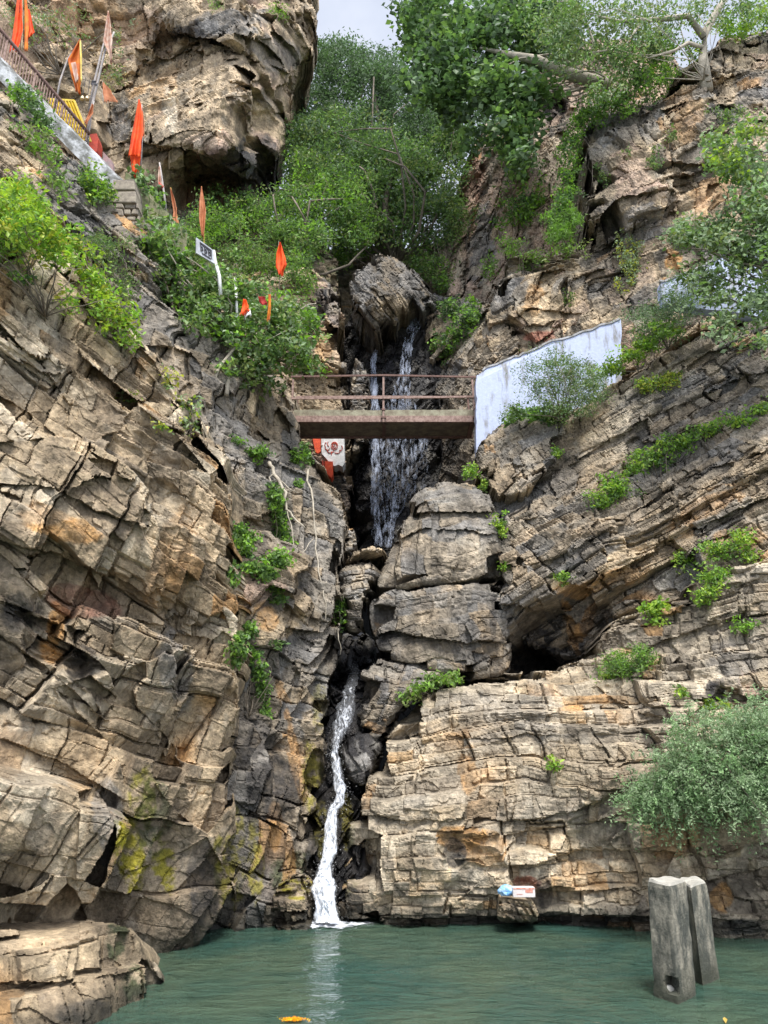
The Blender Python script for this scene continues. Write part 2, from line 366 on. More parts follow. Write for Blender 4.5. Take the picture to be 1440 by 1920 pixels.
    Z0 = np.zeros(1, np.int32)
    def lattice(u, w_, su, sw, sd_):
        """irregular courses of blocks: id hash, offsets from the block centre (metres), distance to nearest joint"""
        wl = w_/sw; fl = np.floor(wl); fr = wl-fl
        # wavy monotone respacing of the courses
        def r1(i, kk): return hf(ih(i.astype(np.int32), np.full(i.shape, kk, np.int32), np.zeros(i.shape, np.int32), sd_), 3)
        cut = .3+.4*r1(fl, 5); up = fr > cut
        two = r1(fl, 6) < .6           # some courses are split, some whole
        li = fl*2+np.where(two & up, 1, 0)
        lo = np.where(two & up, cut, 0); hi = np.where(two & ~up, cut, 1)
        wc = (lo+hi)/2; th = (hi-lo)
        fs = .75+.7*r1(li, 7); ang = (r1(li, 8)-.5)*jsk
        uu_ = (u+ang*w_)/(su*fs)+r1(li, 9)*7.3
        cu = np.floor(uu_); fu = uu_-cu
        def r2(i, j, kk): return hf(ih(i.astype(np.int32), j.astype(np.int32), np.full(i.shape, kk, np.int32), sd_+1), 4)
        c2 = .25+.5*r2(li, cu, 1); sp = r2(li, cu, 2) < .55; ru = fu > c2
        ci = cu*2+np.where(sp & ru, 1, 0); lo2 = np.where(sp & ru, c2, 0); hi2 = np.where(sp & ~ru, c2, 1)
        uc = (lo2+hi2)/2; wd_ = su*fs
        h = ih(ci.astype(np.int32), li.astype(np.int32), Z0, sd_+2)
        hl = ih(li.astype(np.int32), Z0, Z0, sd_+3)
        du = (fu-uc)*wd_; dw = (fr-wc)*sw
        eg = np.minimum(np.minimum(fu-lo2, hi2-fu)*wd_, np.minimum(fr-lo, hi-fr)*sw)
        return h, hl, du, dw, eg
    W = [.46, .27, .10][:len(lv)]; wdir = 1-sum(W); nx_, ny_ = sh[1], sh[0]
    W = [q*blocky for q in W]; wdir = 1-sum(W)
    px0, py0 = xs[0], ys[0]
    def Sfun(t, ii):
        p = dirs[ii]*t[:, None]; p[:, 2] += H
        u = p@eu+wq[ii, 0]; w_ = p@ew+wq[ii, 1]
        S = wdir*(t-D0.ravel()[ii])
        for k, (su, sw, am) in enumerate(lv):
            h, hl, du, dw, eg = lattice(u, w_, su, sw, seed*13+k*101)
            pc = p-du[:, None]*eu-dw[:, None]*ew
            yy = pc[:, 1]; zz_ = pc[:, 2]-H
            vv = (zz_*CP-yy*SP)/(yy*CP+zz_*SP); kk = yy/(CP-vv*SP)
            fx_ = np.clip(((pc[:, 0]/kk*F+720-px0)/step), 0, nx_-1.01); fy_ = np.clip(((960-vv*F-py0)/step), 0, ny_-1.01)
            ix = fx_.astype(np.int32); iy = fy_.astype(np.int32); fx_ = fx_-ix; fy_ = fy_-iy
            g = yy-((D0[iy, ix]*(1-fx_)+D0[iy, ix+1]*fx_)*(1-fy_)+(D0[iy+1, ix]*(1-fx_)+D0[iy+1, ix+1]*fx_)*fy_)
            g = g + am*1.5*(hf(h, 7)-.5) + am*1.3*tilt*((hf(h, 8)-.5)*du/su+(hf(h, 9)-.5)*dw/sw)*2
            if k == 0: g = g+bed[1]*2.2*(hf(hl, 3)-.5)
            if k == 1: g = g+bed[1]*1.0*(hf(hl, 3)-.5)
            S = S+W[k]*g
            cwk = crack[1]*(.55, .38, .26)[k]; S = S-crack[0]*(1.0, .42, .10)[k]*blocky*(eg < cwk*(.4+hf(h, 11)))*np.clip(hf(h, 12)*1.7-.35, 0, 1)
        return S
    near = np.where(((sd > -14)).ravel())[0]
    rng_ = 1.15*max(.45, min(1.0, max(amps)*2.6)); dst = .04*max(1, np.median(D)/16)
    tcur = (D[near]-rng_).astype(np.float32); act = np.arange(len(near)); hit = np.zeros(len(near), bool)
    tend = (D[near]+rng_*1.25).astype(np.float32); tl_ = tcur.copy()
    while len(act):
        Sv = Sfun(tcur[act], near[act]); h_ = Sv > 0
        hit[act[h_]] = True; act = act[~h_]
        tl_[act] = tcur[act]; tcur[act] += dst
        act = act[tcur[act] < tend[act]]
    hh = np.where(hit)[0]; lo_ = tl_[hh].copy(); hi_ = tcur[hh].copy()
    for _ in range(4):
        m_ = (lo_+hi_)/2; ins_ = Sfun(m_, near[hh]) > 0
        hi_ = np.where(ins_, m_, hi_); lo_ = np.where(ins_, lo_, m_)
    tcur[hh] = hi_
    ok = hit | (sd[near] > min(16, .3*sd.max()))
    kf = np.zeros(len(X), bool); kf[near] = ok; keep = kf.reshape(sh)
    sel = near[ok]; tt_ = tcur[ok]
    p = dirs[sel]*tt_[:, None]; p[:, 2] += H; n = len(sel)
    u = p@eu+wq[sel, 0]; w_ = p@ew+wq[sel, 1]
    colr = np.zeros(n, np.float32); cell = None; wcrack = np.zeros(n, np.float32)
    for k, (su, sw, am) in enumerate(lv):
        h, hl, du, dw, eg = lattice(u, w_, su, sw, seed*13+k*101)
        colr += (hf(h, 12)-.5)*(.35, .45, .3)[k]
        if k == 1: cell = h
    warp2 = np.stack([vnoise(p*3.1, seed+23)]*3, -1)
    dsp = rough*fbm(p*2.2, 4, seed+70, .6)*3.2+rough*1.2*fbm(p*9, 3, seed+71, .6)
    # chipped facets
    e_, id_, d_ = voro((p@R.T)/np.array([.34, .34, .2])+seed, seed+44, .9)
    dsp = dsp+chip*((hf(id_, 3)-.5)+(d_*(np.stack([hf(id_, 4), hf(id_, 5), hf(id_, 6)], -1)-.5)).sum(-1)*1.6)
    P = P0.copy(); P[sel] = p+dsp[:, None]*np.array([0, -1, .25], np.float32)
    V = P.copy()
    sg = np.full(len(X), 99.0); sg[sel] = P[sel][:, 1]; SURF.append((x0, y0, step, sg.reshape(sh)))
    # colours of the stone itself
    names = list(pal); pwc = np.cumsum(np.array(pw)/sum(pw))
    big = sstep(-1, 1, fbm(p*.35, 3, seed+80)*1.9)
    uu = np.clip(.5*(hf(cell, 15)) + .5*big + colr*.35*blockcol, 0, .999)
    C = np.zeros((n, 3), np.float32)
    base = np.array([PAL[q] for q in names])
    pos = np.concatenate([[0], (pwc[:-1]+pwc[1:])/2]) if len(names) > 1 else np.array([0])
    pos = np.array([ (0 if i == 0 else pwc[i-1])+ (pwc[i]-(0 if i == 0 else pwc[i-1]))/2 for i in range(len(names))])
    for c_ in range(3): C[:, c_] = np.interp(uu, pos, base[:, c_])
    C *= (1+colr[:, None]*.45*blockcol)*bright
    oc = (hf(cell, 31) < ochre)*sstep(-.2, .3, fbm(p*.8+90, 2, seed+88))*.75
    C = C*(1-oc[:, None])+np.array(PAL['ochre'])*(.8+.5*hf(cell, 32))[:, None]*oc[:, None]
    # weathering: dark lichen film in mottles and down-running streaks
    sn = fbm(np.stack([p[:, 0]*2.6, p[:, 1]*2.6, p[:, 2]*.45], -1), 4, seed+82, .6)
    mt = fbm(p*1.1, 5, seed+83, .65)
    kk = np.clip(streak*.8*sstep(.04, .40, sn)+mottle*1.7*sstep(.04, .42, mt), 0, .78)
    C = C*(1-kk[:, None]*.62)+np.array(PAL['dark'])*kk[:, None]*.35
    lt = sstep(.12, .42, fbm(p*1.7+40, 5, seed+84, .65))*.35
    C = C*(1-lt[:, None])+np.array((.40, .37, .31))*lt[:, None]*bright
    wet = np.full(n, float(allwet), np.float32)
    xs_, ys_ = X[sel], Y[sel]
    fine = fbm(p*4.5+60, 5, seed+86, .75); fine2 = np.clip(.5+1.4*fbm(p*9+20, 3, seed+87, .7), 0, 1)
    for (cx, cy, rx, ry, cn, stg, *rt) in patches:
        ang = math.radians(rt[0]) if rt else 0
        dx, dy = xs_-cx, ys_-cy; a_ = (dx*math.cos(ang)+dy*math.sin(ang))/rx; b_ = (-dx*math.sin(ang)+dy*math.cos(ang))/ry
        q = np.sqrt(a_*a_+b_*b_)
        if q.min() > 2: continue
        crust = cn in ('moss', 'green')
        q = q+(.75*(hf(cell, 23)-.5) if not crust else .3*(hf(cell, 23)-.5))+.40*mt+.30*fine*(1.5 if crust else .8)
        mk = (1-sstep(.72, .92, q))*stg*(np.clip(fine2*2.0-.25, 0, 1.1) if crust else (.75+.5*fine2))
        C = C*(1-mk[:, None])+np.array(PAL[cn])*(.85+.3*hf(cell, 20)[:, None])*mk[:, None]
        if cn in ('black', 'moss', 'green'): wet = np.maximum(wet, mk*.8)
    # waterline tide mark
    zl = V[sel][:, 2]+.12*sn
    wl = (1-sstep(.08, wetz, zl))
    C = C*(1-.72*wl[:, None])+np.array((.012, .014, .010))*wl[:, None]; wet = np.maximum(wet, wl*.8)
    Cf = np.zeros((len(X), 3), np.float32)+.1; Cf[sel] = C
    wf = np.zeros(len(X), np.float32); wf[sel] = wet
    # faces
    nx, ny = sh[1], sh[0]
    idx = np.arange(nx*ny).reshape(sh)
    kq = keep[:-1, :-1] & keep[1:, :-1] & keep[:-1, 1:] & keep[1:, 1:]
    a, b, c, d = idx[:-1, :-1][kq], idx[1:, :-1][kq], idx[1:, 1:][kq], idx[:-1, 1:][kq]
    Fq = np.stack([a, b, c, d], -1)
    # flanks: rim pushed back so the mass has sides
    E = np.concatenate([Fq[:, [0, 1]], Fq[:, [1, 2]], Fq[:, [2, 3]], Fq[:, [3, 0]]]).astype(np.int64)
    key = np.minimum(E[:, 0], E[:, 1])*(nx*ny)+np.maximum(E[:, 0], E[:, 1])
    uq, inv, cnt = np.unique(key, return_inverse=True, return_counts=True)
    Eb = E[cnt[inv] == 1]
    rv = np.unique(Eb); mp_ = np.full(nx*ny, -1); mp_[rv] = np.arange(len(rv))
    Vs, Cs, Ws, Fs = [V], [Cf], [wf], [Fq]
    last = None; basei = len(V); cen = V[rv].mean(0)
    if skirt > 0:
        K = 7; prev = rv.copy()
        for k in range(1, K+1):
            q = V[rv].copy(); tk = k/K
            q[:, 1] += skirt*tk; q[:, 0] += (cen[0]-q[:, 0])*.10*tk; q[:, 2] += (cen[2]-q[:, 2])*.06*tk - drop*tk
            nn_ = np.stack([vnoise(q*1.2, seed+95), vnoise(q*1.2+7, seed+96), vnoise(q*1.2+13, seed+97)], -1)
            q = q+nn_*.22*min(1, tk*3)
            Vs.append(q); Cs.append(Cf[rv]*.95); Ws.append(wf[rv])
            cur = basei+np.arange(len(rv))+(k-1)*len(rv)
            A = Eb[:, 1]; B = Eb[:, 0]
            pa, pb = prev[mp_[A]], prev[mp_[B]]; ca, cb = cur[mp_[A]], cur[mp_[B]]
            Fs.append(np.stack([pa, pb, cb, ca], -1)); prev = cur
    V = np.concatenate(Vs); Cf = np.concatenate(Cs); wf = np.concatenate(Ws); Fq = np.concatenate(Fs)
    used = np.zeros(len(V), bool); used[Fq.ravel()] = True; rm = np.cumsum(used)-1
    o = mesh_np(name, V[used], rm[Fq], ROCK, cols=Cf[used], wet=wf[used], origin=np.zeros(3) if kind == 'structure' else None)
    tagp(o, label, cat, group, kind if kind == 'structure' else None)
    return o
# ================================================================== STRUCTURE: cliffs
# left foreground ledge at the water
relief('cliff_ledge_left', [(-160, 1712), (0, 1712), (120, 1722), (240, 1730), (264, 1762), (268, 1790), (300, 1808), (318, 1850), (300, 1890), (250, 1960), (200, 2010), (-160, 2010)],
       [(-160, 1720, 8.3), (0, 1720, 8.6), (250, 1735, 9.5), (300, 1830, 9.9), (0, 1860, 8.1), (-160, 1990, 7.6), (150, 1900, 8.4), (220, 1990, 8.7), (120, 1790, 8.7), (290, 1960, 9.6)],
       step=2.2, dip=-2, az=48, roll=0, drop=1.5, scales=((2.0, 1.0, 1.5), (1.5, .5, 1.1)), amps=(.26, .10), bed=(.62, .05), ochre=.2, blocky=.85, crack=(.2, .05), fault=0, warpk=.3, jsk=.3, tilt=.5,
       pal=('brown', 'tan', 'pale'), pw=(.3, .5, .2), edge=(20, .35), wob=5, seed=3, streak=.3, mottle=.1, rough=.018, wetz=.3,
       under=[('h', [(-160, 1838), (60, 1840), (150, 1845), (265, 1812)], .22, 60), ('v', [(146, 1725), (146, 1800), (136, 1842)], .10, 60), ('v', [(60, 1840), (30, 1900), (60, 1960)], .12, 60)],
       patches=[(220, 1770, 28, 60, 'green', .8, 10), (250, 1850, 45, 55, 'green', .8), (170, 1900, 60, 30, 'dark', .6), (300, 1870, 30, 60, 'dark', .8), (70, 1770, 60, 40, 'tan', .7), (100, 1990, 200, 60, 'dark', .7)])
# main left cliff, bedding falling to the right
relief('cliff_left', [(-170, 300), (0, 330), (110, 390), (170, 500), (240, 600), (262, 645), (300, 655), (318, 720), (372, 765), (400, 820), (428, 850), (436, 940), (428, 985), (440, 1030), (446, 1110), (452, 1190), (448, 1290), (440, 1380), (430, 1470), (446, 1560), (450, 1640), (440, 1720), (420, 1760), (330, 1790), (300, 1830), (250, 1950), (-170, 1950)],
       [(-170, 320, 10.6), (0, 400, 10.8), (150, 520, 11.9), (260, 660, 12.6), (0, 650, 10.1), (-170, 900, 8.8), (0, 900, 9.3), (200, 850, 10.6), (400, 850, 12.9), (430, 1000, 12.6),
        (250, 1010, 10.3), (130, 1000, 9.5), (0, 1060, 9.2), (150, 1170, 10.3), (60, 1250, 9.7), (0, 1400, 9.2), (130, 1480, 9.55), (120, 1600, 9.7), (220, 1560, 10.3), (300, 1300, 11.0), (400, 1250, 11.9), (440, 1350, 12.4),
        (400, 1500, 12.1), (280, 1500, 10.9), (0, 1600, 8.95), (150, 1670, 10.2), (0, 1800, 10.2), (300, 1680, 11.3), (300, 1790, 11.8), (440, 1740, 12.9), (-170, 1500, 8.6), (100, 1850, 10.9), (300, 1920, 12.1), (180, 1780, 10.9)],
       step=1.95, dip=-24, az=32, roll=9, dipz=(2.2, 5.0, -10), scales=((1.8, 1.0, 1.7), (.95, .5, .95), (.5, .2, .42)), amps=(.95, .32, .06), ochre=.08, bed=(.56, .08), undk=1.25, crack=(.24, .07), fault=.5, jsk=.35, tilt=.8, warpk=.6,
       pal=('grey', 'brown', 'tan', 'pale'), pw=(.30, .30, .28, .12), edge=(34, 1.0), wob=8, seed=5, streak=.35, mottle=.22, rough=.022, wetz=.5,
       under=[('h', [(-170, 960), (0, 1012), (95, 1035), (160, 1062), (250, 1098), (300, 1130)], .75, 70), ('h', [(-170, 880), (0, 905), (100, 915), (180, 955), (275, 985)], .35, 50),
              ('h', [(-170, 1060), (0, 1130), (90, 1160), (160, 1185), (235, 1235)], .35, 35), ('h', [(100, 1290), (170, 1270), (260, 1330), (330, 1400)], .45, 45),
              ('h', [(-170, 1600), (0, 1612), (70, 1632), (150, 1650), (215, 1672), (330, 1700)], .3, 60), ('h', [(-170, 1180), (0, 1190), (60, 1230), (130, 1290), (200, 1350)], .4, 40),
              ('v', [(300, 1120), (330, 1250), (325, 1400), (350, 1480)], .55, 60), ('h', [(150, 560), (230, 640), (330, 760), (420, 850)], .35, 40), ('h', [(-170, 560), (0, 610), (90, 700), (130, 760)], .35, 45),
              ('h', [(300, 1130), (350, 1170), (420, 1180)], .45, 40), ('v', [(265, 840), (280, 900), (262, 980), (290, 1040)], .3, 50), ('h', [(0, 1385), (100, 1420), (200, 1480), (240, 1500)], .3, 50)],
       patches=[(110, 985, 95, 32, 'ochre', .75, 12), (105, 1180, 26, 52, 'ochre', .95, 8), (330, 1040, 40, 90, 'ochre', .35, 20), (150, 1130, 70, 30, 'red', .55, 15), (0, 540, 30, 60, 'ochre', .5),
                (240, 1600, 34, 85, 'moss', .95, -12), (310, 1625, 24, 65, 'moss', .9, -8), (268, 1490, 32, 70, 'moss', .75), (290, 1520, 40, 90, 'green', .6), (420, 1620, 22, 80, 'moss', .8), (110, 1420, 120, 60, 'tan', .5), (60, 1500, 80, 90, 'pale', .7), (60, 1330, 100, 70, 'pale', .55), (140, 1400, 90, 60, 'tan', .6), (30, 1590, 60, 30, 'tan', .6), (180, 1500, 60, 60, 'tan', .4), (60, 950, 110, 40, 'pale', .4),
                (30, 1150, 60, 60, 'black', .7), (150, 1230, 26, 40, 'black', .7), (330, 1250, 40, 80, 'slate', .6), (250, 1260, 60, 40, 'pale', .5, 20), (380, 1680, 30, 90, 'dark', .7), (120, 1550, 50, 60, 'pale', .35), (70, 1690, 90, 26, 'tan', .6),
                (270, 640, 50, 30, 'pale', .6), (150, 900, 120, 30, 'tan', .4, 15), (60, 820, 90, 60, 'tan', .3), (200, 1540, 30, 80, 'slate', .6)])
# middle left cliff beside the slot
relief('cliff_left_middle', [(180, 560), (240, 520), (300, 560), (380, 620), (430, 640), (480, 690), (548, 708), (558, 770), (566, 826), (588, 850), (612, 885), (640, 928), (652, 955), (648, 1000), (644, 1060), (640, 1130), (638, 1190), (628, 1250), (622, 1300), (612, 1355), (618, 1420), (612, 1500), (600, 1560), (590, 1640), (596, 1720), (606, 1820), (180, 1870)],
       [(200, 580, 14.2), (300, 650, 14.4), (430, 660, 16.6), (550, 720, 19.6), (560, 840, 18.6), (480, 800, 17.0), (400, 720, 15.2), (430, 900, 15.0), (520, 860, 16.4), (500, 960, 15.8), (640, 950, 17.2), (600, 1020, 16.6), (640, 1150, 16.2),
        (440, 1020, 14.6), (480, 1070, 13.9), (530, 1130, 14.3), (560, 1200, 15.0), (460, 1180, 13.7), (620, 1300, 15.6), (560, 1350, 14.7), (500, 1400, 13.9), (450, 1300, 13.9), (605, 1450, 15.0), (560, 1550, 13.7), (590, 1600, 14.2), (500, 1600, 13.2),
        (430, 1600, 12.9), (440, 1760, 12.9), (590, 1740, 13.8), (520, 1750, 13.4), (300, 1700, 13.2), (300, 1100, 14.5), (200, 1800, 13.4), (600, 1820, 13.9)],
       step=2.1, dip=-12, az=20, roll=0, scales=((1.7, 1.2, 2.4), (.8, .55, 1.0), (.36, .2, .4)), amps=(.42, .2, .06), fault=.6, jsk=.8, tilt=1.2, bed=(.95, .08), crack=(.24, .08),
       pal=('slate', 'grey', 'brown', 'tan'), pw=(.35, .33, .22, .10), edge=(30, 1.2), wob=7, seed=9, streak=.6, mottle=.25, rough=.022, wetz=.4,
       under=[('h', [(380, 855), (430, 865), (505, 872)], .3, 40), ('h', [(425, 968), (480, 975), (520, 985)], .7, 50), ('v', [(505, 790), (500, 860), (525, 960)], .35, 30), ('h', [(530, 1130), (560, 1150), (635, 1170)], .25, 30), ('v', [(530, 1130), (545, 1230), (600, 1330), (610, 1400)], .45, 40),
              ('v', [(455, 1330), (500, 1400), (520, 1480)], .4, 40), ('v', [(548, 1380), (560, 1470), (570, 1560)], .3, 30), ('h', [(440, 1500), (500, 1540), (560, 1580)], .35, 40), ('v', [(630, 1060), (628, 1120), (632, 1180)], .4, 25), ('v', [(575, 950), (580, 1050), (590, 1130)], .2, 30)],
       patches=[(490, 1100, 55, 60, 'pink', .8, 50), (515, 1170, 50, 70, 'tan', .8, 55), (505, 1160, 30, 40, 'ochre', .6), (560, 1270, 40, 60, 'grey', .6), (550, 1400, 16, 110, 'ochre', .55, -12), (590, 1380, 30, 90, 'tan', .5, -20), (600, 1330, 18, 60, 'moss', .4), (590, 1480, 26, 110, 'moss', .75, -5),
                (480, 1620, 20, 110, 'moss', .7), (440, 1600, 24, 120, 'moss', .65), (515, 1560, 16, 60, 'ochre', .7), (550, 1640, 60, 60, 'green', .7), (500, 1480, 60, 80, 'dark', .75), (470, 1380, 50, 60, 'dark', .7), (600, 1640, 30, 120, 'black', .75), (620, 1420, 22, 120, 'black', .7), (640, 1230, 20, 80, 'black', .6),
                (620, 900, 40, 60, 'brown', .6), (420, 780, 60, 80, 'slate', .6), (450, 900, 60, 50, 'slate', .7), (540, 1640, 16, 80, 'ochre', .5), (460, 1030, 40, 40, 'black', .5)])
# mossy rock at foot of the fall
relief('boulder', [(500, 1690), (505, 1665), (545, 1640), (575, 1635), (592, 1660), (597, 1690), (590, 1715), (592, 1760), (500, 1770)],
       [(500, 1680, 13.2), (550, 1650, 13.2), (590, 1700, 13.4), (540, 1720, 12.95), (540, 1760, 13.0)], step=2.1, dip=10, amps=(.15, .12, .05), scales=((.8, .7, .6), (.35, .3, .3), (.15, .15, .12)), bed=(.5, .03), edge=(30, .7), wob=5,
       kind='thing', label='low mossy yellow green rock at the left foot of the waterfall', cat='boulder', pal=('dark', 'brown', 'grey'), pw=(.4, .4, .2), patches=[(550, 1665, 50, 26, 'moss', .85)], seed=12, skirt=1.2, drop=.6, wetz=.45, rough=.03)
# slope below the stairs, upper left
relief('slope_upper_left', [(-170, 60), (0, 160), (60, 200), (110, 265), (170, 320), (215, 345), (290, 350), (330, 430), (318, 520), (300, 560), (318, 620), (330, 700), (200, 760), (-170, 720)],
       [(-170, 80, 13.0), (0, 250, 12.8), (60, 210, 14.4), (215, 350, 16.2), (320, 430, 17.0), (300, 560, 15.6), (200, 500, 14.0), (90, 400, 13.0), (-170, 500, 11.5), (0, 500, 11.8), (200, 700, 13.4), (320, 700, 15)],
       step=2.5, dip=-30, az=10, roll=10, amps=(.30, .14, .05), edge=(20, .6), seed=14, pal=('slate', 'grey', 'tan'), pw=(.3, .4, .3), patches=[(30, 290, 60, 60, 'tan', .7), (150, 420, 60, 40, 'slate', .8)])
# far upper left overhanging cliff
relief('cliff_upper_left', [(-200, -140), (590, -140), (598, 0), (596, 60), (590, 120), (566, 125), (558, 150), (548, 190), (540, 250), (528, 300), (506, 345), (505, 400), (420, 430), (300, 520), (-200, 560)],
       [(-200, -100, 22), (0, 0, 22), (150, 80, 24), (240, 60, 24.5), (330, 40, 23.3), (590, 60, 25.8), (500, 60, 23.6), (545, 110, 24.2), (560, 20, 25.4), (330, 120, 24.6), (270, 200, 23.3), (350, 200, 22.6), (440, 250, 22.5), (460, 180, 22.6), (350, 300, 22.4), (440, 300, 22.9),
        (490, 230, 24.8), (510, 290, 25.8), (470, 340, 25.8), (400, 340, 25.4), (340, 350, 25.2), (290, 320, 23.4), (240, 290, 23.6), (220, 230, 24.6), (-200, 400, 22), (100, 300, 23), (300, 480, 25), (120, 180, 23.6), (450, 400, 26.4), (500, 400, 26.6)],
       step=2.0, dip=6, az=-20, roll=10, scales=((4.2, 2.4, 2.6), (2.0, 1.1, 1.0), (.8, .4, .4)), amps=(.5, .20, .05), fault=.5, bed=(.55, .09), crack=(.22, .09),
       pal=('grey', 'brown', 'tan', 'pink'), pw=(.2, .4, .3, .1), edge=(24, 1.6), wob=6, seed=17, streak=.4, mottle=.08, rough=.022, bright=1.12,
       under=[('h', [(300, 30), (320, 62), (370, 70), (400, 75), (470, 112), (540, 135)], 1.3, 40), ('v', [(300, 60), (262, 120), (240, 170)], .9, 40), ('h', [(250, 255), (300, 275), (350, 280), (400, 300), (450, 330)], 1.6, 60), ('v', [(470, 160), (468, 230), (452, 290)], 1.8, 60),
              ('v', [(342, 270), (350, 330), (345, 400)], .6, 30), ('h', [(330, 130), (345, 170), (330, 220), (380, 240)], .2, 30)],
       patches=[(360, 60, 60, 26, 'black', .8), (500, 300, 50, 80, 'black', .75), (395, 350, 70, 60, 'red', .6), (480, 330, 60, 50, 'dark', .8), (310, 160, 22, 60, 'ochre', .3, 20), (320, 215, 14, 45, 'pale', .9, -8), (60, 60, 110, 60, 'pink', .5), (250, 60, 80, 60, 'pink', .55), (180, 30, 90, 50, 'ochre', .35),
                (440, 40, 80, 26, 'slate', .8), (520, 100, 50, 40, 'slate', .6), (290, 300, 60, 40, 'tan', .6), (500, 160, 50, 20, 'pink', .5), (400, 120, 60, 50, 'brown', .4), (420, 310, 50, 30, 'dark', .6), (110, 250, 120, 70, 'brown', .5), (225, 225, 20, 40, 'slate', .8)])
# block behind the bridge, left
relief('cliff_behind_bridge_left', [(400, 560), (500, 520), (575, 500), (612, 520), (640, 560), (648, 620), (652, 700), (656, 770), (660, 850), (662, 940), (658, 1060), (540, 1060), (400, 700)],
       [(420, 450, 21.5), (600, 520, 22.0), (640, 600, 22.6), (600, 680, 21.9), (650, 760, 22.8), (620, 850, 22.0), (655, 950, 22.6), (560, 700, 21.6), (620, 1000, 22.6), (450, 650, 20.5)],
       step=2.3, dip=8, az=10, roll=4, scales=((1.6, 1.2, 1.3), (.6, .5, .5), (.25, .2, .2)), amps=(.36, .16, .05), bed=(.6, .08), edge=(16, 1.0), seed=21, pal=('brown', 'tan', 'pink'), pw=(.4, .4, .2), streak=.4,
       under=[('v', [(585, 520), (600, 560), (598, 610)], .9, 40), ('h', [(560, 690), (600, 695), (650, 700)], .5, 30), ('h', [(590, 870), (620, 880), (660, 875)], .7, 60)],
       patches=[(625, 560, 20, 90, 'slate', .7), (610, 650, 26, 40, 'ochre', .5), (600, 570, 14, 40, 'black', .8), (640, 940, 40, 70, 'black', .8), (650, 720, 10, 100, 'slate', .6)])
# dark wet back of the slot behind the upper fall
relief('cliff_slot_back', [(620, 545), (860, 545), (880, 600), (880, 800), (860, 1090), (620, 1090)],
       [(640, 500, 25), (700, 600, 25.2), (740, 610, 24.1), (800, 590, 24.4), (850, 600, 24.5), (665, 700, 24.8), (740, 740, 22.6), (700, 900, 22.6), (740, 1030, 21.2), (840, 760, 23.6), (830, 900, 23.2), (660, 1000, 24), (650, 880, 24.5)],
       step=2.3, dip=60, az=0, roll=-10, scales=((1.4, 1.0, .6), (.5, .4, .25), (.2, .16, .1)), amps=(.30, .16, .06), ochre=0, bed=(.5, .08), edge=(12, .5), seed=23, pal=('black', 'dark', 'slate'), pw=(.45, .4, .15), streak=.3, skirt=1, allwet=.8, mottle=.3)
# block bottom-left of the upper slot
relief('cliff_slot_pier', [(652, 672), (668, 672), (690, 680), (694, 720), (694, 790), (690, 850), (670, 850), (655, 850)],
       [(655, 680, 22.3), (690, 700, 22.3), (690, 820, 22.1), (660, 820, 22.2)], step=2.3, dip=4, scales=((.8, .7, .6), (.5, .4, .35), (.2, .2, .16)), amps=(.14, .10, .03), edge=(10, .5), wob=3, seed=24, pal=('slate', 'grey'), pw=(.5, .5), skirt=2)
# right of the upper slot
relief('cliff_slot_right', [(790, 600), (806, 578), (850, 560), (900, 560), (960, 590), (985, 700), (985, 980), (860, 1000), (800, 1010), (822, 900), (826, 830), (812, 740), (796, 690)],
       [(795, 600, 23.6), (850, 570, 23.6), (830, 660, 23.0), (810, 740, 23.0), (860, 650, 22.4), (900, 590, 22.2), (880, 700, 21.6), (940, 700, 20.9), (850, 860, 22.2), (920, 900, 20.2), (830, 950, 22.6), (980, 800, 19.8)],
       step=2.2, dip=52, az=-10, roll=0, scales=((1.7, 1.1, .7), (.6, .5, .35), (.25, .2, .14)), amps=(.30, .14, .05), bed=(.5, .1), edge=(16, 1.0), ochre=.0, seed=26, pal=('slate', 'grey', 'brown'), pw=(.3, .45, .25), streak=.7, mottle=.35,
       under=[('h', [(780, 720), (830, 660), (880, 600), (905, 585)], .8, 40)], patches=[(870, 640, 60, 12, 'pale', .7, -42), (820, 650, 30, 50, 'tan', .4), (840, 900, 40, 110, 'dark', .6), (815, 800, 14, 120, 'black', .8)])
# chockstone jammed above the fall
relief('boulder', [(652, 520), (672, 500), (700, 478), (728, 474), (760, 490), (790, 520), (812, 545), (815, 570), (795, 590), (770, 600), (740, 612), (718, 628), (696, 626), (680, 615), (664, 580), (655, 550)],
       [(655, 540, 22.7), (700, 500, 22.4), (760, 500, 22.6), (800, 560, 22.6), (740, 600, 22.3), (690, 600, 22.1), (730, 550, 21.5), (700, 570, 21.6)], step=1.9, dip=-52, az=0, roll=20, scales=((1.3, 1.0, .6), (.5, .4, .22), (.2, .15, .1)), amps=(.22, .13, .05), bed=(.32, .08), crack=(.2, .07), edge=(16, .55), wob=4, blocky=.6,
       bright=.62, kind='thing', label='huge dark chockstone wedged in the cleft above the upper waterfall', cat='boulder', ochre=0, mottle=.5, pal=('slate', 'grey', 'brown'), pw=(.5, .35, .15), patches=[(740, 575, 40, 22, 'tan', .6), (770, 520, 30, 40, 'slate', .7), (680, 520, 30, 60, 'slate', .7)], seed=29, skirt=2.2, streak=.5)
relief('boulder', [(782, 560), (790, 546), (805, 543), (815, 552), (816, 568), (800, 580), (784, 578)],
       [(785, 560, 22.9), (815, 560, 22.9), (800, 550, 22.8), (800, 575, 22.7)], step=2, amps=(.06, .04, .02), bed=(.5, .02), edge=(9, .4), wob=2, ochre=0, kind='thing', label='small dark rounded stone beside the chockstone at the lip of the fall', cat='boulder', pal=('slate', 'dark'), pw=(.6, .4), seed=31, skirt=.6)
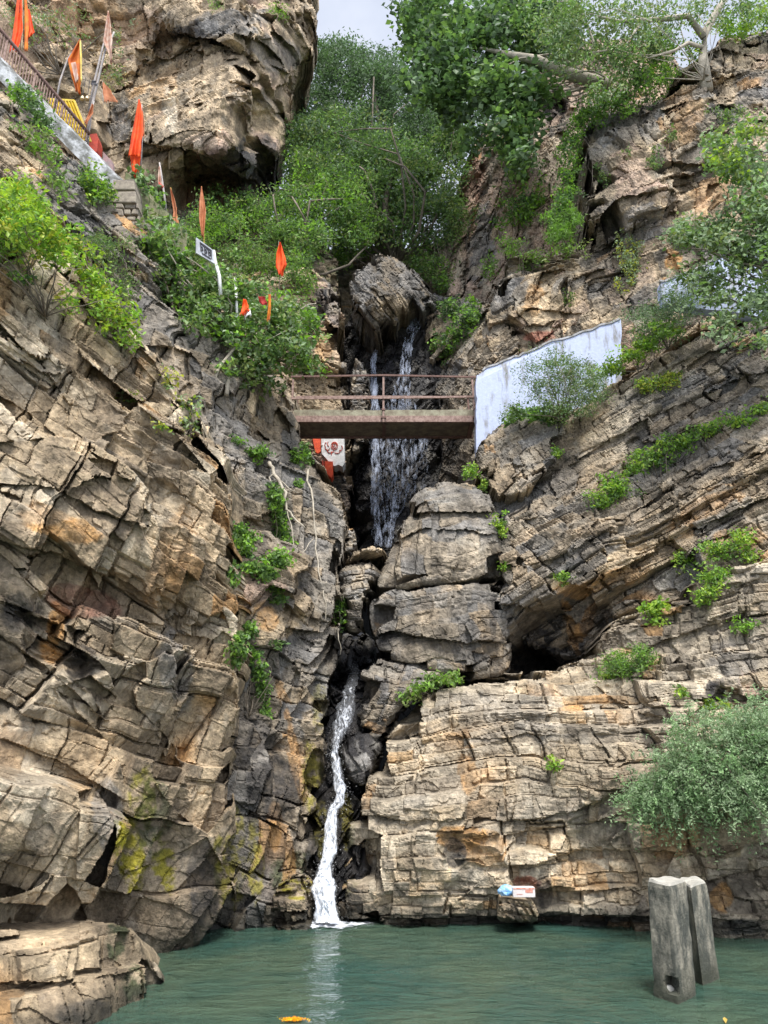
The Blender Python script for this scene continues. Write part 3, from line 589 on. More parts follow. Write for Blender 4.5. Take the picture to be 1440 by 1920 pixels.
# back right ridge with upright strata
relief('cliff_back_right', [(760, 470), (800, 470), (815, 455), (835, 420), (850, 370), (872, 300), (890, 260), (925, 215), (960, 200), (990, 130), (1130, 60), (1300, 100), (1300, 620), (880, 640), (840, 560), (800, 540), (760, 530)],
       [(770, 500, 29), (820, 470, 28), (860, 380, 28), (900, 280, 27.4), (960, 240, 26.6), (1000, 150, 27), (1150, 120, 26), (900, 450, 25.6), (860, 540, 25.4), (960, 400, 24.8), (1000, 500, 23.8), (1200, 400, 24), (1000, 600, 23.5), (930, 330, 26)],
       step=2.2, dip=66, az=10, roll=0, scales=((2.4, 1.4, .9), (.9, .7, .42), (.35, .25, .18)), amps=(.5, .22, .07), bed=(.6, .16), edge=(16, 1.6), seed=33, pal=('grey', 'pink', 'tan'), pw=(.3, .4, .3), streak=.45, mottle=.3,
       under=[('v', [(900, 300), (890, 400), (870, 520)], .6, 40), ('v', [(850, 420), (840, 480), (835, 540)], .5, 30), ('h', [(1010, 190), (1040, 170), (1070, 200)], 1.0, 60)],
       patches=[(870, 400, 18, 110, 'pink', .8, 8), (880, 330, 30, 60, 'red', .4), (905, 450, 26, 90, 'slate', .8, 10), (1040, 300, 50, 80, 'pale', .7), (960, 230, 26, 40, 'tan', .7), (1040, 200, 30, 50, 'dark', .8), (850, 500, 30, 40, 'pale', .5)])
# upper right cliff
relief('cliff_upper_right', [(905, 700), (880, 640), (905, 600), (925, 560), (935, 500), (952, 470), (1010, 480), (1075, 470), (1098, 460), (1090, 400), (1086, 320), (1088, 240), (1120, 215), (1165, 195), (1240, 190), (1262, 170), (1275, 120), (1340, 90), (1345, 60), (1400, 60), (1440, 60), (1640, 20), (1640, 760), (1200, 780), (900, 860)],
       [(900, 650, 21.6), (950, 480, 21.6), (960, 600, 21.0), (1060, 500, 20.8), (1050, 640, 20.5), (1100, 450, 21.4), (1130, 420, 20.4), (1095, 260, 21.4), (1150, 240, 20.4), (1200, 330, 19.9), (1250, 200, 20.6), (1290, 180, 20.0), (1340, 110, 20.6), (1380, 250, 19.4), (1640, 100, 19), (1400, 80, 21),
        (1250, 480, 19.6), (1300, 650, 19.2), (1640, 650, 17.5), (1150, 600, 20.0), (1000, 800, 20.6), (1200, 760, 19.8)],
       step=2.05, dip=14, az=-16, roll=6, scales=((2.4, 1.2, 2.0), (1.1, .6, .9), (.45, .25, .36)), amps=(.5, .25, .08), fault=1.0, jsk=1.0, tilt=1.2, bed=(.7, .14), crack=(.26, .08), edge=(18, 1.5), seed=37, pal=('slate', 'grey', 'tan', 'pink'), pw=(.22, .33, .3, .15), streak=.7, mottle=.4, rough=.03,
       under=[('v', [(1100, 300), (1120, 400), (1110, 480)], .5, 40), ('h', [(930, 500), (1000, 495), (1095, 492)], .3, 40), ('h', [(960, 620), (1000, 610), (1050, 612)], .35, 26), ('v', [(1250, 240), (1262, 330), (1240, 420)], .5, 40), ('h', [(1280, 140), (1330, 145), (1395, 140)], .5, 30), ('h', [(1120, 470), (1180, 430), (1260, 380)], .5, 40), ('v', [(1060, 480), (1062, 560), (1055, 640)], .35, 40),
              ('h', [(1265, 330), (1330, 300), (1440, 310)], .4, 50), ('v', [(1340, 150), (1345, 230), (1330, 300)], .3, 30)],
       patches=[(1015, 560, 45, 55, 'tan', .7), (1000, 560, 26, 34, 'ochre', .5), (1010, 632, 42, 14, 'red', .9), (935, 672, 16, 12, 'red', .9), (1258, 490, 26, 32, 'ochre', .9), (1330, 360, 46, 50, 'ochre', .45, 20), (1190, 330, 40, 60, 'pink', .6), (1290, 230, 36, 70, 'ochre', .4), (1360, 170, 26, 40, 'tan', .7), (1120, 230, 40, 40, 'slate', .8),
                (1200, 420, 60, 50, 'slate', .7, -30), (1170, 520, 50, 70, 'dark', .4), (950, 620, 18, 90, 'dark', .5), (1420, 250, 40, 60, 'tan', .6), (1140, 480, 40, 120, 'dark', .4)])
# long slab below the retaining wall
relief('cliff_right_middle', [(884, 838), (896, 826), (918, 808), (955, 784), (1000, 786), (1060, 772), (1100, 748), (1140, 722), (1200, 690), (1270, 650), (1330, 620), (1440, 585), (1640, 500), (1640, 1250), (1100, 1330), (930, 1330), (938, 1200), (935, 1080), (925, 960), (905, 900)],
       [(900, 860, 18.6), (960, 820, 18.5), (1000, 830, 18.4), (1130, 750, 18.2), (1280, 660, 17.6), (1440, 600, 17.0), (1640, 520, 16), (930, 960, 17.5), (1050, 900, 17.5), (1200, 800, 17.0), (1440, 700, 16.1), (1100, 960, 17.1), (1250, 870, 16.8), (1440, 770, 15.9),
        (1120, 1000, 16.2), (1300, 900, 15.5), (1440, 830, 15.0), (960, 1050, 16.6), (1050, 1090, 16.3), (1200, 1050, 15.8), (1440, 950, 14.8), (1640, 900, 14), (960, 1180, 17.0), (1040, 1200, 17.8), (1080, 1250, 18.2), (960, 1260, 18.0), (1150, 1120, 16.0), (1250, 1110, 15.2), (1440, 1060, 14.4), (1640, 1200, 14)],
       step=2.0, dip=27, az=-24, roll=-6, scales=((2.6, 1.1, 1.05), (1.0, .5, .45), (.4, .2, .2)), amps=(.42, .22, .08), fault=.55, bed=(.42, .13), crack=(.26, .07), edge=(9, .5), wob=7, seed=41, pal=('slate', 'grey', 'brown', 'tan'), pw=(.25, .4, .2, .15), streak=.5, mottle=.45, rough=.03,
       under=[('h', [(945, 1130), (1040, 1150), (1090, 1100), (1180, 1060), (1300, 990), (1440, 930)], .5, 40), ('h', [(930, 1060), (1000, 1060), (1080, 1030), (1160, 980), (1280, 900), (1440, 840)], .25, 30), ('h', [(950, 900), (1050, 880), (1200, 790), (1440, 690)], .3, 40), ('v', [(1040, 1150), (1060, 1200), (1085, 1240)], .4, 40),
              ('h', [(1000, 1215), (1050, 1240), (1100, 1230)], .6, 40), ('h', [(1180, 1010), (1300, 960), (1440, 880)], .3, 30), ('h', [(1240, 720), (1330, 660), (1440, 640)], .35, 36)],
       patches=[(1200, 1040, 150, 40, 'tan', .75, -24), (1130, 1090, 80, 22, 'ochre', .5, -15), (1330, 950, 90, 30, 'ochre', .45, -28), (1075, 1190, 14, 60, 'ochre', .7, -14), (1100, 1160, 14, 40, 'ochre', .5, 20), (1000, 1230, 70, 46, 'black', .8), (1000, 1160, 60, 40, 'dark', .6), (1130, 1160, 40, 30, 'black', .6), (1230, 890, 190, 26, 'slate', .6, -30),
                (1420, 880, 60, 60, 'tan', .5, -25), (1390, 1010, 60, 30, 'ochre', .4), (1250, 700, 110, 26, 'pale', .5, -25), (1150, 850, 60, 26, 'pale', .3, -25), (1060, 880, 60, 40, 'dark', .35), (1170, 800, 120, 26, 'pale', .45, -28), (1130, 915, 26, 14, 'tan', .8)])
relief('cliff_right_shoulder', [(888, 862), (894, 838), (912, 816), (950, 792), (1000, 782), (1050, 772), (1075, 790), (1050, 870), (970, 940), (910, 930)],
       [(895, 850, 18.3), (960, 800, 18.2), (1050, 790, 17.9), (960, 900, 17.6), (905, 900, 18.1)], step=2.1, dip=27, az=-20, scales=((1.2, 1, .7), (.5, .4, .35), (.22, .2, .15)), amps=(.16, .12, .05), bed=(.4, .08), blocky=.6, edge=(14, .6), seed=43, pal=('slate', 'grey', 'brown'), pw=(.35, .4, .25), streak=.5, mottle=.4, skirt=2.5)
# stacked grey boulders right of the lower slot
CB = dict(blocky=.40, chip=.03, ochre=.03, pal=('grey', 'slate', 'brown'), pw=(.5, .25, .25), kind='thing', cat='boulder', wob=4, streak=.55, mottle=.2, rough=.028)
relief('boulder', [(716, 1030), (732, 1000), (748, 962), (775, 925), (805, 900), (850, 889), (895, 893), (922, 912), (942, 960), (952, 1030), (952, 1100), (860, 1100), (770, 1112), (686, 1118), (694, 1070)],
       [(720, 1040, 17.4), (750, 970, 17.8), (850, 893, 18.3), (915, 920, 17.9), (840, 960, 16.9), (800, 1060, 16.2), (930, 1080, 16.6), (700, 1100, 16.7), (880, 1010, 16.5)], dip=6, az=0, roll=24, step=1.9, scales=((2.4, 1.6, .8), (1.3, .7, .8), (.5, .25, .3)), amps=(.14, .06, .02), bed=(.46, .10), crack=(.09, .05), edge=(28, 1.0),
       label='tall rounded boulder with flowing horizontal bands just below the footbridge', seed=51, skirt=2.6, under=[('h', [(730, 985), (800, 955), (930, 960)], .25, 26), ('h', [(720, 1025), (800, 990), (930, 1000)], .15, 20)], **CB)
relief('boulder', [(684, 1108), (770, 1099), (860, 1087), (950, 1090), (958, 1150), (960, 1215), (955, 1270), (890, 1280), (840, 1275), (790, 1262), (740, 1252), (700, 1225), (680, 1180), (678, 1140)],
       [(690, 1130, 16.5), (800, 1120, 16.0), (935, 1120, 16.4), (700, 1200, 16.4), (800, 1200, 15.7), (940, 1240, 16.6), (870, 1250, 16.1)], dip=4, az=0, roll=10, step=1.9, scales=((2.6, 1.6, 1.6), (1.4, .7, .8), (.5, .25, .3)), amps=(.14, .06, .02), bed=(.6, .05), crack=(.10, .05), edge=(20, .9),
       label='wide grey boulder split by a straight crack, under the tall banded one', seed=53, skirt=2.6, under=[('h', [(690, 1195), (740, 1180), (800, 1200), (930, 1205)], .3, 26)], patches=[(720, 1200, 50, 12, 'dark', .8, -20), (925, 1150, 8, 60, 'dark', .6), (800, 1160, 26, 50, 'brown', .3)], **CB)
relief('boulder', [(665, 1270), (700, 1235), (745, 1232), (800, 1240), (860, 1258), (885, 1275), (850, 1290), (810, 1300), (760, 1330), (728, 1360), (716, 1400), (690, 1400), (672, 1370), (664, 1320)],
       [(670, 1280, 15.9), (740, 1240, 16.0), (870, 1270, 16.2), (720, 1330, 15.4), (690, 1390, 15.3), (780, 1290, 15.4)], dip=-12, az=0, roll=10, step=1.9, scales=((1.2, 1., .7), (.6, .5, .35), (.25, .2, .15)), amps=(.22, .13, .04), bed=(.5, .08), crack=(.2, .06), edge=(24, .8),
       label='knobbly dark grey rock lump beside the top of the lower waterfall', seed=55, skirt=2, patches=[(680, 1300, 20, 50, 'dark', .7)], **CB)
relief('boulder', [(632, 1080), (640, 1062), (690, 1050), (712, 1062), (704, 1100), (690, 1130), (682, 1180), (668, 1192), (650, 1188), (640, 1160), (634, 1120)],
       [(636, 1080, 16.9), (700, 1070, 16.9), (660, 1130, 16.5), (680, 1180, 16.6), (645, 1170, 16.7)], dip=0, step=1.9, scales=((1., .8, .9), (.5, .4, .4), (.2, .2, .2)), amps=(.16, .09, .03), bed=(.8, .04), edge=(16, .7), label='angular grey brown boulder jammed over the dark slot mouth', seed=57, skirt=1.6, **CB)
relief('boulder', [(642, 1062), (650, 1042), (672, 1028), (700, 1022), (724, 1030), (716, 1048), (690, 1052), (660, 1062)],
       [(645, 1050, 17.3), (720, 1040, 17.3), (680, 1040, 17.1)], dip=0, step=1.9, amps=(.06, .04, .02), bed=(.8, .02), edge=(10, .5), label='flat topped brownish slab lying across the jammed boulder', seed=59, skirt=1.4, **{**CB, 'wob': 2, 'pal': ('brown', 'tan', 'grey')})
relief('boulder', [(643, 1042), (646, 995), (655, 988), (664, 1000), (668, 1028), (650, 1044)],
       [(645, 1010, 17.6), (665, 1010, 17.6), (655, 1035, 17.5)], dip=0, step=1.9, amps=(.05, .04, .02), bed=(.8, .02), edge=(8, .4), label='small upright pointed stone left of the upper fall foot', seed=61, skirt=.8, **{**CB, 'wob': 2})
relief('boulder', [(636, 1420), (648, 1385), (668, 1368), (690, 1372), (716, 1380), (722, 1410), (700, 1440), (690, 1475), (668, 1482), (652, 1470), (642, 1450)],
       [(645, 1400, 15.0), (700, 1390, 15.2), (670, 1430, 14.6), (680, 1470, 14.6), (650, 1460, 14.7)], dip=20, step=1.9, scales=((1., .8, .6), (.4, .35, .3), (.2, .15, .12)), amps=(.18, .1, .04), bed=(.5, .04), edge=(18, .7), label='wet black boulder narrowing the lower waterfall from the right', seed=63, skirt=1.5, allwet=.8, **{**CB, 'pal': ('black', 'dark', 'slate'), 'pw': (.5, .4, .1)})
# slot floor behind the lower fall
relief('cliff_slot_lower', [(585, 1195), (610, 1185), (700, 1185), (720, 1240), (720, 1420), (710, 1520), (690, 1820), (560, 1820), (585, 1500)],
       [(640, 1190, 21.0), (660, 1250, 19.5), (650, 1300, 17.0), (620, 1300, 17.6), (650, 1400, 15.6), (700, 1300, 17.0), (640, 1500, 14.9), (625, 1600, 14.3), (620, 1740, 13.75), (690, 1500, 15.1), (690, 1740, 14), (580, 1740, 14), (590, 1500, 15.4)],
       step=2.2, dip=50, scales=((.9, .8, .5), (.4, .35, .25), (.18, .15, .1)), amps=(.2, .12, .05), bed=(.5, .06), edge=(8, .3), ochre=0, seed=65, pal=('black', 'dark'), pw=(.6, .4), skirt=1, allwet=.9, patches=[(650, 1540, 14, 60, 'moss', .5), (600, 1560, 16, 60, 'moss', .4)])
# lower right wall, brick-like beds
relief('cliff_right_lower', [(640, 1830), (634, 1740), (630, 1690), (640, 1620), (650, 1560), (652, 1520), (668, 1490), (690, 1470), (700, 1430), (712, 1385), (735, 1345), (770, 1310), (810, 1292), (860, 1282), (905, 1266), (960, 1262), (1020, 1255), (1075, 1245), (1100, 1215), (1130, 1185), (1170, 1150), (1180, 1130), (1230, 1120), (1300, 1090), (1370, 1060), (1440, 1030), (1640, 940), (1640, 1960), (1200, 1900), (900, 1830)],
       [(640, 1740, 13.5), (660, 1540, 14.1), (700, 1430, 14.6), (760, 1330, 15.2), (850, 1290, 15.6), (960, 1268, 15.9), (1080, 1250, 15.7), (1180, 1150, 15.6), (1300, 1100, 15.0), (1440, 1040, 14.5), (1640, 960, 14.0), (720, 1600, 13.4), (800, 1450, 13.7), (900, 1350, 14.4), (1050, 1330, 14.2),
        (900, 1500, 13.3), (1050, 1480, 13.3), (1100, 1350, 13.9), (1250, 1250, 14.2), (1300, 1180, 14.5), (1440, 1200, 13.7), (1250, 1330, 13.3), (1440, 1380, 12.7), (1200, 1480, 12.9), (1440, 1600, 12.3), (700, 1700, 13.3), (900, 1700, 13.35), (1100, 1700, 13.2), (1250, 1700, 12.9), (1440, 1740, 12.5), (1640, 1700, 11.8), (900, 1820, 13.9), (1640, 1940, 12.2), (1300, 1880, 13.2)],
       step=1.95, dip=4, az=-8, roll=6, scales=((1.5, .9, .85), (.62, .4, .36), (.26, .16, .17)), amps=(.24, .15, .06), fault=.12, warpk=.55, bed=(.36, .12), crack=(.085, .045), edge=(34, 1.1), wob=7, seed=71,
       ochre=.14, pal=('grey', 'pale', 'tan', 'ochre'), pw=(.38, .22, .30, .10), streak=.45, mottle=.22, rough=.02, wetz=.42,
       under=[('h', [(690, 1528), (780, 1540), (860, 1535), (1000, 1540), (1080, 1520), (1150, 1490), (1230, 1475)], .34, 26), ('h', [(790, 1568), (900, 1572), (990, 1560), (1100, 1545), (1220, 1500)], .28, 24), ('h', [(850, 1615), (1000, 1622), (1080, 1595), (1200, 1592), (1320, 1600), (1440, 1585)], .26, 26),
              ('h', [(960, 1672), (1080, 1672), (1200, 1660), (1320, 1650), (1440, 1625)], .26, 24), ('h', [(930, 1722), (1040, 1716), (1220, 1722), (1330, 1712)], .5, 26), ('h', [(700, 1720), (800, 1722), (930, 1720)], .2, 14), ('h', [(790, 1378), (900, 1385), (1045, 1375)], .15, 22), ('v', [(1045, 1376), (1048, 1430), (1040, 1480)], .22, 26),
              ('h', [(1120, 1290), (1180, 1330), (1260, 1350)], .3, 30), ('h', [(1290, 1350), (1350, 1290), (1440, 1320)], .5, 50), ('v', [(780, 1390), (785, 1440), (800, 1500)], .16, 30), ('h', [(1180, 1225), (1300, 1180), (1440, 1150)], .25, 30), ('h', [(1230, 1160), (1330, 1120), (1440, 1080)], .25, 30), ('v', [(1155, 1300), (1160, 1380), (1150, 1450)], .15, 30)],
       patches=[(880, 1450, 22, 46, 'ochre', .6), (860, 1570, 50, 24, 'ochre', .8), (910, 1590, 40, 30, 'ochre', .55), (1100, 1640, 80, 40, 'ochre', .45), (1130, 1440, 120, 50, 'tan', .4), (990, 1655, 26, 14, 'red', .85), (1330, 1560, 120, 80, 'tan', .75), (1250, 1560, 60, 60, 'ochre', .5), (1360, 1680, 26, 30, 'ochre', .85), (1180, 1640, 90, 50, 'tan', .6),
                (850, 1600, 22, 26, 'dark', .75), (1020, 1660, 14, 40, 'dark', .7), (930, 1460, 70, 80, 'brown', .45), (960, 1340, 160, 50, 'slate', .35), (1410, 1300, 30, 60, 'pink', .75), (1340, 1295, 20, 30, 'dark', .8), (1180, 1350, 60, 80, 'grey', .5), (1380, 1240, 60, 50, 'slate', .5), (1300, 1240, 60, 40, 'dark', .3), (650, 1600, 26, 110, 'green', .7),
                (700, 1690, 60, 40, 'brown', .4), (950, 1730, 300, 16, 'dark', .7), (1390, 1735, 60, 18, 'dark', .8), (660, 1710, 30, 40, 'black', .7), (700, 1580, 50, 70, 'pale', .4), (760, 1620, 50, 60, 'tan', .5), (1100, 1150, 60, 26, 'pale', .5)])
# back terrain closing the ravine
def ground(name, V, Fq, mat, label=None):
    me = bpy.data.meshes.new(name); me.from_pydata([tuple(v) for v in V], [], Fq); me.materials.append(mat); o = bpy.data.objects.new(name, me); COL.objects.link(o); o['kind'] = 'structure'; return o
relief('hill_back', [(430, 520), (500, 500), (560, 470), (620, 462), (680, 470), (740, 468), (800, 455), (860, 440), (900, 700), (430, 700)],
       [(430, 540, 30), (560, 480, 31), (700, 475, 32), (860, 450, 31), (700, 650, 29), (500, 650, 28), (860, 650, 29)], step=3.5, edge=(10, .8), seed=81, pal=('green', 'grey', 'brown'), pw=(.35, .35, .3), skirt=8)
relief('hillside_left_back', [(230, 350), (300, 380), (420, 400), (520, 410), (600, 440), (640, 480), (640, 640), (500, 760), (250, 760)], [(250, 400, 23), (640, 480, 25.5), (450, 420, 25.5), (450, 600, 23), (600, 640, 25), (300, 700, 22)], step=3, edge=(10, .8), seed=83, pal=('green', 'brown', 'grey'), pw=(.3, .4, .3), skirt=3)
ground('hill', [(-45, 36, 0), (-45, 33, 30), (-20, 34, 17.5), (-9, 35, 12), (9, 35, 12), (20, 34, 15.5), (40, 31, 30), (40, 36, 0)], [(7, 6, 5, 4, 3, 2, 1, 0)], ROCK)
MUD = simple('pool_bed_mud', (.03, .06, .045), .95, .2, 1.5, .2)
ground('pool_bed', [(-60, -30, -1.6), (60, -30, -1.6), (60, 60, -1.6), (-60, 60, -1.6)], [(0, 1, 2, 3)], MUD)
# water surface
xs = np.linspace(-9, 9, 320); ys = np.linspace(6.0, 16, 300)
XX, YY = np.meshgrid(xs, ys); pw_ = np.stack([XX.ravel(), YY.ravel()*1.0, np.zeros(XX.size)], -1)
d0 = np.hypot(pw_[:, 0]+.95, pw_[:, 1]-13.5)
zz = .012*fbm(pw_*np.array([1.1, 2.2, 1]), 3, 200)+.006*vnoise(pw_*np.array([3.0, 6.5, 1]), 203)+.012*np.sin(d0*13)*np.exp(-d0/1.3)
pw_[:, 2] = zz*np.clip(1-np.abs(pw_[:, 0])/9, 0, 1)**.3
ii = np.arange(XX.size).reshape(XX.shape)
Fw = np.stack([ii[:-1, :-1].ravel(), ii[:-1, 1:].ravel(), ii[1:, 1:].ravel(), ii[1:, :-1].ravel()], -1)
bV = [(-60, -30, -.002), (60, -30, -.002), (60, 6, -.002), (-60, 6, -.002), (-60, 16, -.002), (60, 16, -.002), (-60, 40, -.002), (60, 40, -.002), (-9, 6, -.002), (9, 6, -.002), (-9, 16, -.002), (9, 16, -.002)]
b0 = len(pw_); V = np.concatenate([pw_, np.array(bV, float)])
Fw = np.concatenate([Fw, np.array([[0, 1, 2, 3], [3, 8, 10, 4], [9, 2, 5, 11], [4, 5, 7, 6]])+b0])
wo = mesh_np('water', V, Fw, WATER, smooth=True, origin=np.zeros(3)); wo['kind'] = 'structure'
# ================================================================== VEGETATION
G = dict(bright=(.19, .35, .05), lime=(.30, .43, .06), mid=(.135, .225, .06), dark=(.07, .115, .05), olive=(.18, .23, .075), grey=(.22, .29, .165), blue=(.14, .20, .12), yellow=(.38, .40, .07), deep=(.09, .16, .055), dry=(.30, .24, .12), feather=(.22, .34, .15), feather2=(.18, .28, .13), sage=(.27, .36, .20))
RS = np.random.RandomState(11)
def leaf_cloud(C, size, pal, spread_n, aspect=.5, up=.5, droop=0.0, rs=RS, shade=None, fold=.25):
    """C (n,3) leaf positions; each leaf is a folded blade of two facets"""
    n = len(C)
    nrm = rs.normal(size=(n, 3))*(1-up)+np.array([0, -.25, 1])*up; nrm /= np.linalg.norm(nrm, axis=1, keepdims=True)
    d = rs.normal(size=(n, 3)); d[:, 2] -= droop; d -= nrm*(d*nrm).sum(1, keepdims=True); d /= np.linalg.norm(d, axis=1, keepdims=True)+1e-9
    s = np.cross(nrm, d); L = size*(.6+.8*rs.rand(n))[:, None]; Wd = L*aspect
    a = C-d*L*.5; b = C+d*L*.55; m = C+d*L*.02
    V = np.stack([a, m+s*Wd*.5+nrm*L*fold*.4, b, m-s*Wd*.5+nrm*L*fold*.4], 1).reshape(-1, 3)
    F_ = np.arange(n*4).reshape(n, 4)
    F3 = np.concatenate([F_[:, [0, 1, 2]], F_[:, [0, 2, 3]]])
    names = list(pal); cc = np.array([G[q] for q in names]); pk = spread_n
    col = cc[pk]*(.75+.5*rs.rand(n))[:, None]
    if shade is not None: col = col*shade[:, None]
    return V, F3, np.repeat(col, 4, 0)
def blob_points(blobs, clus_r, per, dens, rs=RS):
    """blobs: (x, y, rx, ry, D, rd) in photo pixels / metres -> cluster centres and leaf positions"""
    P, K, CT = [], [], []
    for b in blobs:
        x, y, rx, ry, D, rd = b[:6]; k = b[6] if len(b) > 6 else 1
        m = mpp(D)
        
        if rd <= .45:
            sD = surfD(x, y)
            if abs(sD-D) < 1.6: D = sD-rd*.45-.04
        nc = max(3, int(dens*(7 if rd > .45 else 5.5)*k*rx*ry*m*m/(clus_r*clus_r)))
        q = rs.normal(size=(nc, 3)); q /= np.linalg.norm(q, axis=1, keepdims=True); q *= (rs.rand(nc)**.38)[:, None]
        q *= (1+.34*np.sin(q[:, :1]*5+x)+.28*np.cos(q[:, 2:]*6+y))
        k_ = D/(CP-(960-y)/F*SP)
        cs = unproj(x+q[:, 0]*rx, y+q[:, 2]*ry, D+q[:, 1]*rd)
        pts = cs[:, None, :]+rs.normal(size=(nc, per, 3))*clus_r*np.array([.55, .55, .38])
        P.append(pts.reshape(-1, 3)); K.append(np.repeat(np.arange(nc)+len(CT)*0+sum(len(c) for c in CT), per)); CT.append(cs)
    return np.concatenate(P), np.concatenate(K), np.concatenate(CT)
def foliage(name, blobs, size, pal, clus=.25, per=16, dens=1.6, aspect=.5, up=.45, droop=0, mat=None, parent=None, var=.35, pw=None):
    P, K, CT = blob_points(blobs, clus, per, dens)
    nk = K.max()+1; names = list(pal)
    pw = np.array(pw or [1]*len(names), float); pw /= pw.sum()
    base = RS.choice(len(names), nk, p=pw); pk = np.where(RS.rand(len(P)) < .65, base[K], RS.choice(len(names), len(P), p=pw))
    sh = (1-var/2+var*RS.rand(nk))[K]
    V, F3, Cc = leaf_cloud(P, size, pal, pk, aspect, up, droop, shade=sh)
    return V, F3, Cc, CT
def limbs(mb, root, CT, nmax, r0, r1, sag=.15, rs=RS):
    root = np.array(root); idx = rs.choice(len(CT), min(nmax, len(CT)), replace=False)
    for i in idx:
        e = CT[i]; L = np.linalg.norm(e-root); pts = []
        j = rs.normal(size=3)*L*.16
        for t in np.linspace(0, 1, 6):
            q = root*(1-t)+e*t+np.array([0, 0, sag*L])*t*(1-t)*2+j*math.sin(t*PI)+rs.normal(size=3)*L*.022*(t > 0)
            pts.append(Vector(q))
        mb.tube(pts, list(np.linspace(r0*(.6+.5*rs.rand()), r1, 6)), 5)
def plant(name, label, cat, blobs, size, pal, root=None, nst=8, stem_r=.012, group=None, stemmat=None, parts=('foliage', 'stem'), trunk=None, **kw):
    V, F3, Cc, CT = foliage(name, blobs, size, pal, **kw)
    if root is None:
        b = blobs[0]; c = CT.mean(0); root = (c[0], c[1]+b[5]*.5+.05, CT[:, 2].min())
    root = np.array(root, float)
    o = empty(name, Vector(root)); tagp(o, label, cat, group)
    mesh_np(parts[0], V, F3, LEAF, parent=o, cols=Cc)
    mb = MB(); limbs(mb, root, CT, nst, stem_r, stem_r*.3)
    if trunk:
        for tp, tr in trunk: mb.tube([at(*q) for q in tp], tr, 8)
    mb.build(parts[1], stemmat or BARK, parent=o, smooth=True)
    return o
def dm(m, x, y, off=-.15):
    return float(MASS[m](x, y))+off
def on(m, x, y, rx, ry, rd=.25, off=-.15, k=1): return (x, y, rx, ry, dm(m, x, y, off), rd, k)
LM, LL, SU, UL, RM, RL, UR, BR = 'cliff_left_middle', 'cliff_left', 'slope_upper_left', 'cliff_upper_left', 'cliff_right_middle', 'cliff_right_lower', 'cliff_upper_right', 'cliff_back_right'
# ---- centre trees behind the footbridge
T = 'trees'
plant('tree', 'tall dark tree right below the patch of sky, farthest back', 'tree', [(670, 120, 60, 50, 31, 2), (640, 90, 40, 30, 31, 1, .7), (715, 150, 50, 40, 31, 1.5), (600, 180, 60, 70, 31, 2), (720, 190, 70, 80, 31, 2), (650, 260, 90, 70, 30.5, 2), (780, 260, 60, 80, 30.5, 1.6), (610, 110, 30, 34, 31, 1), (840, 200, 60, 90, 30.5, 1.4), (720, 130, 40, 30, 31, 1, .5), (560, 260, 30, 60, 30.5, 1), (700, 380, 120, 50, 30, 1.2)], .15, ('deep', 'deep', 'dark', 'blue'),
      root=at(715, 480, 31), nst=26, stem_r=.07, clus=.42, per=30, dens=3.2, aspect=.45, trunk=[(((722, 490, 30.8), (714, 400, 30.6), (722, 300, 30.4), (700, 160, 30.4)), (.26, .2, .14, .05))], var=.75, parts=('crown', 'trunk'), group='trees filling the ravine')
plant('tree', 'broad light green tree leaning over the cleft left of the chockstone', 'tree', [(470, 400, 80, 42, 24.5, 1.2), (560, 385, 80, 45, 24.8, 1.4), (640, 380, 70, 50, 25.4, 1.4), (540, 440, 90, 34, 24.0, 1.2), (600, 330, 60, 40, 25.8, 1.2), (420, 420, 46, 30, 24.2, 1), (660, 430, 40, 26, 25, .8), (560, 480, 44, 26, 23.6, .6)], .15, ('mid', 'bright', 'olive', 'deep'), pw=(3, 2, 1, 2),
      root=at(570, 520, 24.6), nst=30, stem_r=.06, clus=.36, per=28, dens=2.1, aspect=.42, var=.75, parts=('crown', 'trunk'), trunk=[(((560, 520, 24.6), (500, 530, 24.2), (580, 500, 24.0), (530, 460, 24)), (.10, .1, .08, .04))], group='trees filling the ravine')
plant('tree', 'dense mid green tree in the gap between the overhang and the right ridge', 'tree', [(590, 260, 55, 60, 27.5, 1.4), (700, 300, 75, 70, 28, 1.6), (790, 320, 70, 60, 27.6, 1.5), (640, 330, 70, 50, 27.2, 1.4), (830, 390, 40, 50, 27, 1.2), (760, 385, 60, 34, 27.6, 1.2), (850, 250, 40, 60, 27.6, 1.2), (560, 330, 30, 40, 27, 1), (700, 430, 70, 26, 27.2, .8, .7), (640, 450, 40, 24, 27, .6, .8), (790, 440, 40, 26, 27.4, .6, .7)], .16, ('mid', 'deep', 'blue', 'olive'), pw=(3, 2.4, 1.4, 1),
      root=at(742, 500, 28), nst=30, stem_r=.07, clus=.42, per=30, dens=3.4, aspect=.45, var=.75, parts=('crown', 'trunk'), trunk=[(((745, 505, 28), (728, 430, 27.8), (722, 380, 27.6), (740, 300, 27.6)), (.2, .17, .14, .06)), (((728, 440, 27.8), (775, 425, 27.5), (820, 450, 27)), (.07, .05, .02)), (((728, 450, 27.8), (690, 458, 27.5), (640, 450, 27)), (.06, .05, .02))], group='trees filling the ravine')
plant('tree', 'small wispy tree hanging below the ridge beside the chockstone', 'tree', [(840, 440, 40, 40, 26.6, .8, .8), (800, 490, 30, 30, 26.4, .8, .8), (870, 410, 26, 40, 26.2, .7, .7), (770, 460, 26, 26, 26.8, .7, .7)], .12, ('mid', 'olive', 'deep'), clus=.3, per=20, dens=1.0, nst=14, stem_r=.03, root=at(830, 520, 26.8), var=.75, parts=('crown', 'trunk'), group='trees filling the ravine')
